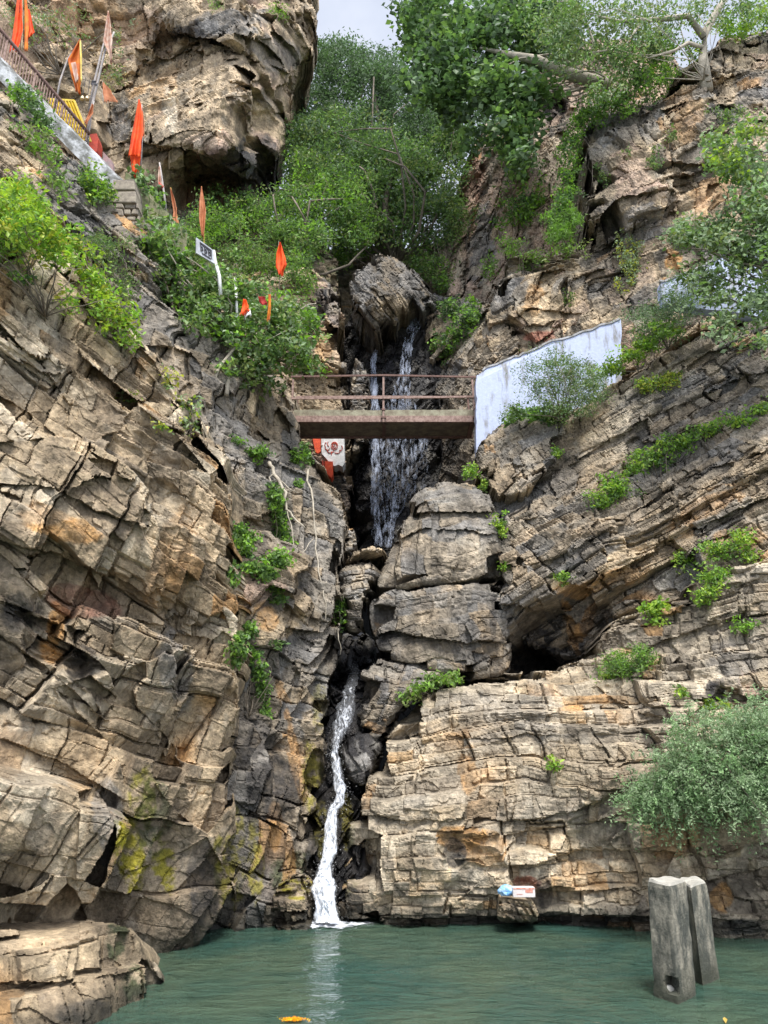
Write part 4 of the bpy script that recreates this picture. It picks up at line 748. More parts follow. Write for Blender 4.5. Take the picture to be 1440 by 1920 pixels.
# ---- big broad-leaved tree top right of centre
plant('tree', 'dark broad leaved tree with a thick bare limb leaning out of the cliff', 'tree', [(800, 60, 55, 60, 22.5, 1.3), (870, 50, 80, 60, 22, 1.5), (950, 40, 80, 60, 22, 1.5), (860, 130, 80, 60, 21.6, 1.3), (930, 160, 60, 50, 21.4, 1.2), (1010, 60, 60, 60, 21.8, 1), (760, 30, 26, 40, 22.4, .6, .6), (895, 260, 26, 30, 21.6, .6, .7), (970, 190, 70, 50, 21.2, 1), (960, 240, 46, 40, 21, .8), (1000, 170, 40, 30, 21, .8), (800, 150, 50, 50, 22, 1.2), (1040, 60, 60, 60, 22.4, 1), (850, 200, 40, 34, 22, 1), (975, 290, 26, 34, 20.8, .6)], .21, ('deep', 'mid', 'dark', 'blue'), pw=(3, 3, 1.4, 1.6),
      root=at(1130, 158, 21.4), nst=22, stem_r=.05, clus=.40, per=20, dens=1.9, aspect=.85, up=.6, var=.75, parts=('crown', 'trunk'), stemmat=PALEBARK, trunk=[(((1140, 160, 21.6), (1085, 145, 21.2), (1040, 128, 21), (1005, 112, 20.9), (970, 105, 20.9), (900, 90, 21.4)), (.24, .22, .19, .16, .12, .04))])
plant('tree', 'gnarled grey trunked tree rooted on the rocks at the top right corner', 'tree', [(1080, 20, 80, 40, 19.6, 1, .8), (1180, 30, 90, 40, 19.6, 1, .8), (1090, 100, 70, 40, 19.4, .8, .6), (1160, 120, 60, 40, 19.6, .8, .6), (1220, 70, 50, 30, 19.6, .8, .8), (1050, 60, 60, 50, 19.6, .8, .8), (1180, 80, 60, 40, 19.5, .8, .8), (1300, 20, 70, 30, 19.8, .8, .6), (1400, 10, 60, 26, 19.8, .8, .6), (1130, 170, 40, 26, 19.4, .6, .6)], .13, ('olive', 'mid', 'grey', 'deep'), pw=(2, 2, 1, 1),
      root=at(1320, 150, 20.0), nst=12, stem_r=.022, clus=.34, per=24, dens=2.0, aspect=.45, var=.75, parts=('crown', 'trunk'), stemmat=PALEBARK,
      trunk=[(((1325, 170, 20.2), (1318, 110, 20), (1322, 60, 19.9), (1345, 20, 19.9), (1370, -20, 19.9)), (.22, .17, .14, .12, .08)), (((1320, 70, 19.9), (1290, 30, 19.7), (1240, 36, 19.5), (1160, 40, 19.4), (1120, 30, 19.3)), (.12, .1, .08, .05, .03)), (((1318, 90, 20), (1290, 80, 19.6), (1265, 95, 19.4), (1210, 110, 19.3)), (.08, .06, .05, .02)), (((1200, 45, 19.4), (1170, 90, 19.3), (1100, 100, 19.2)), (.04, .03, .02))])
plant('bush', 'light green shrub spilling over the top right cliff edge beside the gnarled tree', 'bush', [(1200, 150, 40, 45, 20.2, .5), (1160, 190, 60, 30, 20.4, .5), (1240, 110, 40, 40, 20.4, .5), (1120, 210, 40, 26, 21, .4), (1260, 150, 26, 40, 20, .4)], .12, ('mid', 'bright', 'deep'), clus=.24, per=18, dens=1.4)
plant('bush', 'bright green growth on the ledge at the very top right, right of the gnarled trunk', 'bush', [(1370, 50, 50, 26, 20.6, .5), (1430, 30, 40, 40, 20.4, .5), (1300, 95, 26, 30, 20.3, .4)], .12, ('bright', 'lime', 'mid'), clus=.24, per=18, dens=1.3)
# ---- creepers and shrubs on the back right ridge
plant('creeper', 'leafy creeper hanging down the crack left of the upper right cliff', 'creeper', [(1075, 260, 20, 40, 20.9, .25), (1065, 330, 20, 60, 20.7, .25), (1050, 400, 24, 40, 20.6, .25), (1095, 220, 26, 20, 21, .3)], .11, ('deep', 'mid', 'bright'), clus=.18, per=16, dens=1.6, droop=.6)
plant('creeper', 'wide green creeper mat on the steep gully between the two right cliffs', 'creeper', [(985, 330, 40, 50, 24.2, .4), (1000, 380, 50, 36, 23.4, .4), (960, 400, 34, 26, 24, .4), (970, 290, 30, 30, 24.6, .4), (950, 270, 24, 26, 25, .4)], .14, ('mid', 'deep', 'bright'), clus=.26, per=18, dens=1.3)
plant('grass_tuft', 'fine feathery bright tuft at the bottom of the gully, above the tan bluff', 'grass tuft', [(1062, 415, 30, 34, 20.4, .3), (1045, 440, 30, 20, 20.2, .25)], .16, ('bright', 'mid'), clus=.16, per=22, dens=1.3, aspect=.12, up=.1, droop=-1.2)
plant('bush', 'green undergrowth above and behind the chockstone', 'bush', [(690, 470, 50, 14, 29, .6), (800, 500, 40, 26, 27, .6), (640, 480, 24, 26, 27, .6), (830, 520, 24, 26, 26, .5)], .13, ('mid', 'deep', 'bright', 'olive'), clus=.3, per=20, dens=1.6)
plant('bush', 'low weeds along the flat top of the tan bluff', 'weeds', [(1060, 468, 34, 16, 20.3, .3), (1000, 480, 30, 12, 20.7, .3), (960, 460, 26, 18, 21.6, .3), (990, 500, 26, 10, 20.6, .2), (920, 500, 20, 20, 23, .3)], .10, ('mid', 'olive', 'bright'), clus=.16, per=14, dens=1.2)
plant('bush', 'shrub with rounded leaves right of the waterfall lip', 'bush', [(850, 580, 36, 22, 22.6, .4), (880, 590, 24, 24, 22.3, .4), (838, 660, 24, 20, 22.2, .3, .7), (860, 625, 26, 26, 22.2, .3, .8), (825, 645, 18, 20, 22.4, .3, .7)], .13, ('mid', 'bright', 'deep', 'dark'), clus=.2, per=16, dens=1.5)
# ---- small plants on the upper right face
for i, (x, y, rx, ry, lb) in enumerate([(1175, 285, 12, 8, 'tiny grassy tuft on the grey nose of the upper right cliff'), (1258, 255, 12, 14, 'small dark green tuft in a crack of the upper right cliff, upper one'), (1225, 300, 14, 22, 'narrow trailing plant in a seam halfway up the upper right cliff'),
                                        (1370, 215, 34, 22, 'soft green bush on the shelf beneath the right corner blocks'), (1185, 500, 30, 60, 'pale yellowish weeds trailing left of the ochre block'), (1130, 330, 16, 22, 'thin pale weed on the orange face of the upper right cliff'), (1060, 560, 12, 16, 'little weed on the dark stripe right of the tan bluff')]):
    plant('weed', lb, 'weed', [on(UR, x, y, rx, ry, .15, -.35)], .09, ('mid', 'deep', 'olive') if i != 4 else ('olive', 'yellow', 'sage'), clus=.13, per=12, dens=1.1, nst=5, stem_r=.006)
# ---- right: tree over the middle slab and bushes by the blue wall
plant('tree', 'leafy grey green tree reaching in from the right edge above the blue wall', 'tree', [(1390, 300, 60, 50, 14.6, .6, .8), (1420, 380, 50, 60, 14.4, .6), (1350, 440, 60, 50, 14.8, .6, .8), (1290, 440, 46, 36, 15.2, .5, .8), (1400, 480, 60, 50, 14.6, .6), (1330, 530, 50, 40, 15, .6, .9), (1420, 560, 40, 50, 14.4, .6), (1360, 600, 40, 40, 14.6, .5, .7), (1340, 270, 30, 26, 14.8, .5, .7), (1480, 420, 60, 120, 14.2, .8, .6), (1440, 640, 30, 30, 14.4, .4, .6)], .115, ('sage', 'grey', 'mid', 'olive'), pw=(2.2, 2, 2, 1),
      root=at(1500, 560, 14.8), nst=30, stem_r=.035, clus=.22, per=16, dens=1.9, aspect=.6, up=.55, var=.75, parts=('crown', 'trunk'), trunk=[(((1530, 620, 15), (1470, 540, 14.8), (1440, 500, 14.6), (1340, 470, 14.8)), (.1, .08, .05, .02))])
plant('bush', 'lighter yellow green leafy branch at the right edge, high above the blue wall', 'bush', [(1340, 280, 34, 34, 14.4, .4), (1400, 250, 46, 24, 14.3, .4), (1370, 320, 40, 30, 14.3, .4)], .12, ('lime', 'olive', 'mid'), clus=.2, per=14, dens=1.1, aspect=.6, root=at(1480, 360, 14.6))
plant('bush', 'fine leaved blue green bush standing right behind the end of the blue wall', 'bush', [(1220, 590, 44, 30, 17.4, .5), (1270, 570, 44, 40, 17, .5), (1230, 620, 40, 26, 17.3, .5), (1300, 530, 30, 30, 17, .4)], .075, ('grey', 'mid', 'blue', 'deep'), clus=.2, per=26, dens=1.7, aspect=.3, nst=16)
plant('creeper', 'bright green ground creeper along the slab edge right of the blue wall', 'creeper', [(1180, 665, 30, 14, 17.5, .2), (1215, 645, 34, 14, 17.3, .2), (1250, 620, 30, 14, 17.1, .2), (1150, 690, 24, 12, 17.7, .2), (1130, 700, 20, 8, 17.9, .2)], .09, ('bright', 'lime', 'mid'), clus=.14, per=16, dens=2.0)
plant('bush', 'airy acacia like bush growing in front of the blue wall', 'bush', [(1050, 700, 50, 36, 17.4, .4, .8), (1010, 730, 44, 30, 17.5, .4, .7), (1080, 720, 40, 34, 17.3, .4), (1060, 760, 44, 30, 17.3, .4, .9), (1000, 690, 30, 16, 17.4, .3, .5), (1110, 740, 26, 26, 17.4, .3, .8), (1030, 670, 36, 16, 17.4, .3, .5), (960, 770, 30, 16, 17.8, .3, .6), (1120, 715, 30, 20, 17.6, .3, .9), (1090, 690, 40, 16, 17.5, .3, .5)], .065, ('mid', 'deep', 'grey', 'olive'), clus=.19, per=26, dens=2.2, aspect=.38, nst=34, stem_r=.014, root=at(1055, 790, 17.7))
plant('bush', 'leafy green weeds at the foot of the acacia like bush', 'weeds', [(1000, 785, 34, 20, 17.6, .3), (1040, 780, 30, 22, 17.4, .3), (960, 790, 16, 14, 17.9, .3), (975, 775, 20, 12, 17.8, .3)], .12, ('mid', 'bright', 'deep'), clus=.16, per=14, dens=1.5, aspect=.6)
plant('creeper', 'long bright green creeper band running up the right middle ledge', 'creeper', [(1130, 940, 26, 16, 16.3, .2), (1160, 915, 34, 22, 16.2, .25), (1195, 885, 34, 26, 16.1, .25), (1230, 860, 38, 24, 16, .25), (1280, 830, 40, 20, 15.8, .2), (1330, 805, 36, 14, 15.5, .2), (1380, 790, 36, 12, 15.2, .2), (1430, 765, 30, 12, 15, .2)], .085, ('bright', 'mid', 'lime', 'deep'), pw=(3, 2, 1, 1), clus=.14, per=15, dens=1.9)
plant('creeper', 'yellow green creeper patch on the pale slab below the right tree', 'creeper', [(1230, 715, 34, 14, 16.9, .15), (1210, 730, 20, 10, 17, .15), (1255, 705, 22, 10, 16.8, .15)], .08, ('lime', 'yellow', 'mid'), clus=.12, per=13, dens=1.5)
plant('creeper', 'bright green creeper patch on the terraces at the right edge', 'creeper', [(1350, 1030, 36, 20, 14.4, .2), (1390, 1015, 30, 16, 14.3, .2), (1290, 1050, 30, 16, 14.6, .2), (1340, 1085, 40, 26, 14.2, .2), (1320, 1120, 26, 16, 14.2, .2), (1400, 1045, 20, 12, 14.2, .2)], .075, ('bright', 'mid', 'lime'), clus=.13, per=15, dens=1.6)
plant('weed', 'upright leafy weed on the block corner left of the terrace creepers', 'weed', [(1232, 1145, 22, 24, 14.9, .15)], .09, ('bright', 'lime'), clus=.12, per=12, dens=1.6, aspect=.6)
plant('weed', 'small round leaved weed between the two right hand terraces, near the edge', 'weed', [(1400, 1175, 22, 22, 14, .15, .8)], .08, ('mid', 'bright'), clus=.12, per=12, dens=1.3)
plant('bush', 'soft bright green bush on the lower right wall top, above the feathery shrub', 'bush', [(1175, 1255, 46, 26, 14.3, .3), (1150, 1240, 26, 20, 14.4, .25), (1210, 1235, 30, 20, 14.3, .25)], .06, ('bright', 'mid', 'deep'), clus=.14, per=24, dens=2.0, aspect=.35)
plant('weed', 'low yellow green weeds on the boulder ledge left of the lower wall top', 'weeds', [(820, 1275, 34, 14, 15.3, .2), (790, 1290, 22, 12, 15.2, .2), (850, 1272, 24, 10, 15.4, .15), (765, 1310, 14, 10, 15.1, .15)], .09, ('mid', 'bright', 'olive'), clus=.12, per=14, dens=1.4)
for x, y, rx, ry, D, lb in [(936, 985, 17, 18, 16.2, 'round leafy weed growing from the joint beside the tall banded boulder, upper one'), (945, 1062, 9, 12, 16, 'small leafy weed in the joint beside the split boulder, lower one'), (885, 885, 14, 16, 18.1, 'small weed on top of the tall banded boulder against the slab'), (905, 905, 8, 12, 17.8, 'thin weed hanging just right of the tall boulder top'),
                          (1055, 1085, 18, 14, 15.9, 'sparse weed on the tan streaked face right of the split boulder'), (1040, 1435, 10, 14, 13.1, 'tiny weed in the vertical crack of the lower right wall'), (1140, 1265, 12, 10, 13.9, 'stray weed stalk on the brick like ledge under the soft bush'), (1045, 850, 12, 14, 17.2, 'small weed in the crack beneath the acacia like bush'), (1275, 1300, 14, 10, 13.4, 'yellow green sprig just above the feathery shrub'), (1330, 1320, 26, 12, 13.2, 'bright weeds behind the crest of the feathery shrub')]:
    plant('weed', lb, 'weed', [(x, y, rx, ry, D-.1, .12)], .08, ('bright', 'mid', 'lime'), clus=.1, per=12, dens=1.2, nst=5, stem_r=.005)
# feathery shrub at the right edge: arching twigs with fine leaflets
def feather_shrub(name, label, root, tips, n_tw, pal, rs=np.random.RandomState(5)):
    o = empty(name, root); tagp(o, label, 'shrub'); mb = MB(); L_ = []; 
    root = np.array(root)
    for (x, y, rx, ry, D, rd, k) in tips:
        for _ in range(int(n_tw*k)):
            a = rs.rand()*2*PI; r_ = rs.rand()**.5
            e = unproj(x+math.cos(a)*rx*r_, y+math.sin(a)*ry*r_, D+rd*(rs.rand()-.5)*2)
            s = root+rs.normal(size=3)*.12; s = s*(.45)+e*.55+rs.normal(size=3)*.12
            ln = .34+.42*rs.rand(); dr = (e-s); dr /= np.linalg.norm(dr)+1e-9
            out = np.array([(x-1330)/160.0, -.5, (1430-y)/160.0+.15])+rs.normal(size=3)*.5; out /= np.linalg.norm(out)
            pts = [e+out*ln*t+np.array([0, 0, -.34])*ln*t*t for t in np.linspace(0, 1, 7)]
            if rs.rand() < .22: mb.tube([Vector(s*(1-t)+pts[0]*t) for t in (0, .5, 1)]+[Vector(q) for q in pts[1:5]], [.009, .006, .005, .004, .003, .003, .002], 4)
            for i in range(36):
                t = i/36*6; j = int(t); f_ = t-j; q = pts[j]*(1-f_)+pts[min(j+1, 6)]*f_
                L_.append(q+rs.normal(size=3)*.026)
    C = np.array(L_); nk = len(C); grp = np.arange(nk)//36; pk = rs.randint(0, len(pal), grp.max()+1)[grp]; sh = (.75+.5*rs.rand(grp.max()+1))[grp]
    V, F3, Cc = leaf_cloud(C, .05, pal, pk, .42, .5, .2, rs, shade=sh)
    mesh_np('foliage', V, F3, LEAF, parent=o, cols=Cc); limbs(mb, root, C[::400], 26, .022, .006)
    mb.build('branch', BARK, parent=o, smooth=True); return o
feather_shrub('shrub', 'large feathery grey green shrub jutting from the lower right wall above the concrete posts', at(1400, 1470, 12.9),
    [(1340, 1380, 80, 40, 12.1, .5, 1), (1420, 1370, 60, 44, 11.9, .5, 1), (1290, 1430, 55, 40, 12.1, .5, .9), (1250, 1475, 42, 24, 12.1, .35, .8), (1340, 1445, 80, 40, 11.8, .5, 1), (1420, 1430, 60, 50, 11.7, .5, 1), (1300, 1490, 60, 16, 11.9, .35, .5), (1400, 1480, 50, 22, 11.7, .4, .7), (1500, 1410, 60, 80, 11.7, .5, .8), (1215, 1490, 22, 14, 12.3, .25, .3)], 150, ('sage', 'sage', 'feather', 'feather2'))
# ---- left: bright weeds on the upper slope
plant('bush', 'bright yellow green nettle like weeds covering the upper left slope', 'weeds', [(40, 400, 60, 50, 9.9, .5), (100, 450, 60, 50, 10.3, .5), (150, 510, 50, 50, 10.7, .4), (190, 560, 44, 44, 11.2, .4), (225, 600, 30, 34, 11.7, .3), (30, 360, 50, 34, 10, .4), (-40, 400, 60, 60, 9.6, .5), (120, 570, 40, 24, 10.7, .3, .6), (240, 640, 16, 24, 12, .2, .7)], .095, ('lime', 'bright', 'yellow', 'mid'), pw=(4, 3, .7, 1.2),
      clus=.16, per=15, dens=1.75, aspect=.5, up=.5, nst=30)
plant('grass_tuft', 'long thin grass blades at the left edge under the nettle like weeds', 'grass tuft', [(20, 430, 30, 40, 9.8, .3), (70, 400, 34, 26, 9.8, .3), (-20, 460, 20, 40, 9.7, .3)], .26, ('lime', 'olive', 'bright'), clus=.14, per=18, dens=1.0, aspect=.06, up=.1, droop=-.8)
plant('bush', 'fine leaved duller green bush behind the bright weeds on the left', 'bush', [(205, 480, 34, 40, 13.2, .4), (225, 540, 24, 40, 13.6, .3), (180, 450, 24, 24, 13, .3)], .07, ('mid', 'deep', 'olive'), clus=.15, per=22, dens=1.7, aspect=.35)
plant('bush', 'dark leafy bush against the grey stair wall at the far left', 'bush', [(55, 200, 36, 34, 13.4, .4), (75, 230, 26, 26, 13.5, .3), (40, 175, 26, 22, 13.4, .3)], .11, ('deep', 'mid', 'dark', 'bright'), clus=.18, per=16, dens=1.8)
plant('bush', 'dense rounded bush on the ledge directly left of the masonry pier', 'bush', [(178, 350, 32, 34, 14.6, .4), (195, 365, 20, 20, 14.6, .3), (160, 335, 16, 20, 14.7, .3)], .10, ('deep', 'mid', 'bright', 'lime'), clus=.16, per=16, dens=2.1)
plant('bush', 'trailing pale weeds below the dark bush at the far left', 'weeds', [(60, 265, 34, 22, 12.7, .3, .7), (95, 310, 26, 34, 12.9, .3, .8), (110, 350, 20, 30, 12.9, .3, .8), (30, 240, 20, 14, 12.6, .3, .6), (85, 280, 30, 20, 12.8, .3, .6)], .10, ('mid', 'olive', 'bright'), clus=.16, per=14, dens=1.3)
# ---- left: wild fig thicket above the bridge end
plant('tree', 'sprawling wild fig thicket draped over the cliff left of the bridge', 'tree', [(300, 450, 40, 30, 15.6, .5), (330, 500, 50, 40, 15.8, .6), (400, 520, 50, 40, 16.2, .6), (370, 560, 60, 40, 15.9, .6), (450, 560, 55, 45, 16.6, .7), (520, 590, 55, 45, 17, .7), (440, 620, 60, 40, 16, .6), (530, 640, 60, 40, 16.8, .6), (570, 670, 36, 34, 17.2, .5), (480, 680, 55, 34, 16.6, .5), (430, 690, 30, 26, 16, .4, .7), (580, 610, 26, 30, 17.6, .5, .8), (350, 600, 34, 26, 15.6, .4, .6), (270, 410, 20, 34, 15.9, .3, .8), (500, 720, 40, 16, 17, .4, .7)], .125, ('mid', 'olive', 'deep', 'sage', 'bright'), pw=(3, 2, 2, 1.6, 1.4),
      root=at(440, 690, 17.2), nst=60, stem_r=.035, clus=.22, per=16, dens=1.7, aspect=.62, up=.5, var=.75, parts=('crown', 'trunk'), stemmat=PALEBARK, trunk=[(((425, 740, 15.6), (432, 660, 16.2), (440, 600, 16.4), (420, 560, 16.4)), (.05, .06, .05, .03)), (((400, 720, 15.4), (410, 690, 15.6), (450, 640, 16)), (.03, .04, .03))])
plant('bush', 'leaning bush of light leaves on the parapet end, under the tall orange flag', 'bush', [(280, 380, 22, 40, 16.0, .35), (262, 340, 14, 26, 16.1, .3), (300, 420, 24, 26, 15.9, .35)], .13, ('mid', 'bright', 'sage', 'deep'), clus=.18, per=14, dens=1.6, aspect=.65)
plant('bush', 'thin leaved bush in the background between the flags and the overhang', 'bush', [(400, 420, 50, 40, 20.5, .6, .8), (360, 460, 40, 34, 20, .5, .8), (440, 480, 50, 30, 20.4, .5, .8), (500, 500, 46, 30, 20.8, .5, .8), (560, 520, 40, 40, 21.0, .4, .8)], .11, ('mid', 'olive', 'deep', 'bright'), clus=.24, per=22, dens=2.4, aspect=.4)
plant('bush', 'dry leaved scrub on the rust coloured rock in the top left corner', 'bush', [(60, 40, 60, 40, 21, .5, .6), (130, 60, 34, 34, 21.6, .4, .6), (210, 130, 24, 44, 22.6, .4, .7), (110, 40, 30, 20, 21.4, .4, .5), (230, 60, 18, 24, 22.8, .3, .5)], .13, ('olive', 'mid', 'dry', 'grey'), clus=.25, per=16, dens=1.1, aspect=.4, nst=20, stem_r=.025)
plant('weed', 'grass tuft on the forehead of the big overhang, top centre', 'grass tuft', [(520, 25, 14, 30, 23, .3), (405, 14, 16, 12, 23.4, .3)], .14, ('bright', 'mid'), clus=.2, per=18, dens=1.2, aspect=.2)
# small climbers on the left cliffs
plant('weed', 'tall leafy sapling stalks in the notch at the centre of the left cliff', 'weed', [(345, 760, 26, 34, 12.5, .2, .8), (360, 800, 24, 20, 12.5, .2, .7), (325, 710, 14, 26, 12.4, .15, .7), (240, 740, 18, 30, 11.4, .15, .3), (300, 800, 26, 14, 11.9, .15, .3)], .10, ('lime', 'yellow', 'mid', 'sage'), clus=.13, per=10, dens=1.1, nst=16, stem_r=.007)
for x, y, rx, ry, D, lb in [(485, 848, 26, 14, 16.6, 'leafy plant on the flat grey block left under the bridge'), (442, 830, 9, 12, 15.5, 'small plant in the corner left of the flat grey block'), (555, 860, 12, 16, 17.2, 'pale plant beneath the left bridge end'), (575, 850, 12, 20, 17.4, 'yellowish weed touching the orange painted rock'), (560, 905, 8, 12, 16.6, 'tiny fern between the roots below the bridge'), (40, 520, 22, 14, 9.9, 'broad leaved sprig on the shoulder of the left cliff'), (633, 1150, 12, 34, 16.2, 'drooping green plant left of the jammed boulder'), (520, 1215, 6, 8, 15, 'lone leaf tuft beside the pink rock face')]:
    plant('weed', lb, 'weed', [(x, y, rx, ry, D-.15, .12)], .10, ('mid', 'bright', 'deep'), clus=.11, per=12, dens=1.3, nst=5, stem_r=.005)
def ivy(label, blobs, **kw): return plant('ivy', label, 'ivy', blobs, .075, ('bright', 'mid', 'deep'), clus=.11, per=14, dens=2.0, aspect=.75, droop=.7, up=.3, nst=10, stem_r=.006, **kw)
ivy('square ivy patch in the recess at the centre of the left cliffs', [(455, 1005, 26, 22, 14.4, .15), (452, 1040, 22, 26, 14.2, .15), (470, 1065, 14, 16, 14.1, .12)])
ivy('tall hanging ivy curtain beside the pale roots', [(512, 925, 12, 26, 15.3, .12), (522, 965, 14, 26, 15.2, .12), (528, 1010, 20, 30, 15.1, .15), (520, 1050, 20, 26, 15, .15)])
ivy('lighter ivy clump ending the hanging curtain', [(498, 1075, 22, 20, 14.3, .15), (510, 1100, 20, 18, 14.3, .15), (523, 1125, 10, 12, 14.4, .1)])
ivy('small ivy tuft on the edge of the main left cliff', [(433, 1085, 10, 20, 12.5, .12)])
ivy('long trailing ivy ribbon down the left cliff below the pink face', [(465, 1180, 16, 18, 13.5, .12), (448, 1210, 14, 22, 13.4, .12), (470, 1230, 18, 14, 13.5, .12), (485, 1260, 12, 16, 13.6, .1), (494, 1295, 8, 22, 13.6, .08), (498, 1335, 6, 22, 13.6, .06), (442, 1240, 8, 14, 13.3, .08)])
# hanging roots
def roots(name, label, lines, mat):
    mb = MB()
    for pts, r in lines:
        P = [at(*p) for p in pts]; Q = [P[i].lerp(P[i+1], t) for i in range(len(P)-1) for t in (0, .33, .66)]+[P[-1]]; Q = [q+Vector((random.gauss(0, .022), random.gauss(0, .015), random.gauss(0, .02)))*(0 < i < len(Q)-1) for i, q in enumerate(Q)]; mb.tube(Q, list(np.linspace(r, r*.35, len(Q))), 6)
    o = mb.build(name, mat, smooth=True); tagp(o, label, 'roots'); return o
RD = 15.0
roots('hanging_root', 'thick pale twisting roots crossing the rock above the ivy curtain', [
    (((505, 868, 16.0), (512, 885, 15.8), (524, 900, 15.6), (533, 925, 15.5), (538, 955, 15.5), (552, 975, 15.5), (572, 990, 15.4)), .05),
    (((512, 885, 15.8), (505, 900, 15.6), (512, 920, 15.5), (506, 950, 15.4), (498, 962, 15.4)), .022), (((524, 900, 15.6), (548, 920, 15.6), (560, 925, 15.7)), .018), (((538, 955, 15.5), (548, 1000, 15.3), (552, 1050, 15.2), (550, 1085, 15.2)), .014), (((500, 855, 16.2), (492, 862, 16.1), (480, 850, 16.3)), .02)], PALEBARK)
roots('hanging_root', 'long thin straight root hanging down to the rounded block beside the slot', [
    (((578, 880, 17.2), (585, 940, 16.6), (588, 1010, 16.3), (600, 1070, 15.9), (607, 1120, 15.6), (610, 1165, 15.5)), .026), (((606, 1090, 15.8), (602, 1130, 15.6), (604, 1165, 15.5)), .014), (((588, 1010, 16.3), (560, 1045, 15.6), (555, 1070, 15.4)), .012), (((612, 1090, 15.8), (622, 1130, 15.7), (625, 1150, 15.7)), .01)], PALEBARK)
roots('hanging_root', 'dangling rootlet over the dark slot mouth', [(((637, 1170, 16.1), (639, 1200, 16.0), (638, 1228, 16)), .014)], PALEBARK)
# ================================================================== BUILT THINGS
def prism(mb, pts, D, depth, top=None):
    """outline in photo pixels at its real distance(s), extruded straight back by depth metres"""
    Ds = D if hasattr(D, '__len__') else [D]*len(pts)
    A = [at(p[0], p[1], d) for p, d in zip(pts, Ds)]; B = [a+Vector((0, depth, 0)) for a in A]; n = len(A)
    mb.add(A+B, [tuple(range(n))[::-1], tuple(range(n, 2*n))]+[(i, (i+1) % n, n+(i+1) % n, n+i) for i in range(n)])
CLOTH = {}
def cloth_mat(name, c, c2=None):
    m, nt, p, o = newmat(name); L = nt.links.new
    tc = N(nt, 'TexCoord'); n = N(nt, 'TexNoise', Scale=5.0, Detail=6.0); L(tc.outputs['Object'], n.inputs['Vector'])
    r = N(nt, 'ValToRGB'); r.color_ramp.elements[0].position = .38; r.color_ramp.elements[1].position = .6
    r.color_ramp.elements[0].color = (*(c2 or tuple(x*.8 for x in c)), 1); r.color_ramp.elements[1].color = (*c, 1)
    L(n.outputs[0], r.inputs[0]); L(r.outputs[0], p.inputs['Base Color']); p.inputs['Roughness'].default_value = .75
    t = N(nt, 'BsdfTranslucent'); L(r.outputs[0], t.inputs['Color']); ms = N(nt, 'MixShader'); ms.inputs[0].default_value = .35
    L(p.outputs[0], ms.inputs[1]); L(t.outputs[0], ms.inputs[2]); L(ms.outputs[0], o.inputs[0]); return m
ORANGE = cloth_mat('orange_cloth', (.95, .13, .012), (.78, .07, .008)); SAFF = cloth_mat('saffron_cloth', (.78, .27, .02), (.62, .14, .02))
FADED = cloth_mat('faded_orange_cloth', (.66, .28, .13), (.48, .17, .07)); PALEC = cloth_mat('bleached_cloth', (.68, .52, .42), (.52, .25, .16)); REDC = cloth_mat('red_cloth', (.42, .02, .015))
BAMBOO = simple('bamboo', (.50, .40, .24), .6, .2, 10, .2); GREYPOLE = simple('weathered_pole', (.42, .38, .36), .8, .2, 9, .3); YPOLE = simple('yellow_pole', (.55, .42, .06), .6, .2, 9, .2)
WHITE = simple('white_paint', (.74, .74, .74), .7, .12, 8, .2, c2=(.55, .54, .52)); YELLOW = simple('yellow_sheet_paint', (.72, .52, .02), .55, .12, 6, .15, c2=(.5, .34, .02))
REDP = simple('red_paint', (.52, .05, .02), .7, .2, 8, .3, c2=(.35, .04, .02)); ORP = simple('orange_paint', (.80, .10, .025), .75, .15, 8, .3, c2=(.6, .06, .02)); DARKP = simple('dark_ink', (.03, .03, .04), .7, .2, 8, .1)
BRASS = simple('dull_brass', (.62, .50, .30), .45, .15, 8, .1, metal=.4)
def cloth(name, Lp, Rp, D, mat, parent, folds=5, amp=.06, seed=0, nr=40, nc=22, thick=.006, ragged=.04):
    """hanging cloth between a left and a right edge (photo pixels, top to bottom), with vertical folds"""
    rs = np.random.RandomState(seed); Lp = np.array(Lp, float); Rp = np.array(Rp, float)
    tl = np.linspace(0, 1, len(Lp)); tr = np.linspace(0, 1, len(Rp)); V = []
    ph = rs.rand(4)*6
    for i in range(nr):
        t = i/(nr-1); lx, ly = np.interp(t, tl, Lp[:, 0]), np.interp(t, tl, Lp[:, 1]); rx, ry = np.interp(t, tr, Rp[:, 0]), np.interp(t, tr, Rp[:, 1])
        wj = (math.sin(t*11+ph[0])*.10+math.sin(t*23+ph[1])*.06)*(rx-lx)*t
        for j in range(nc):
            s = j/(nc-1);  x = lx+(rx-lx)*s+wj*(s-.2); y = ly+(ry-ly)*s
            f = .55*amp*math.sin(s*folds*2.0+ph[0]+t*1.5)*(.3+.7*t)+amp*.3*math.sin(s*folds*1.3+ph[1]+t*4)+amp*.35*math.sin(t*7+ph[2]+s*3)
            p = unproj(x, y, D+f-.02)
            if i == nr-1: p = p+np.array([0, 0, rs.normal()*ragged])
            V.append(p)
    V = np.array(V); ii = np.arange(nr*nc).reshape(nr, nc)
    Fq = np.stack([ii[:-1, :-1].ravel(), ii[1:, :-1].ravel(), ii[1:, 1:].ravel(), ii[:-1, 1:].ravel()], -1)
    o = mesh_np(name, V, Fq, mat, parent=parent, smooth=True)
    m = o.modifiers.new('thickness', 'SOLIDIFY'); m.thickness = thick; return o
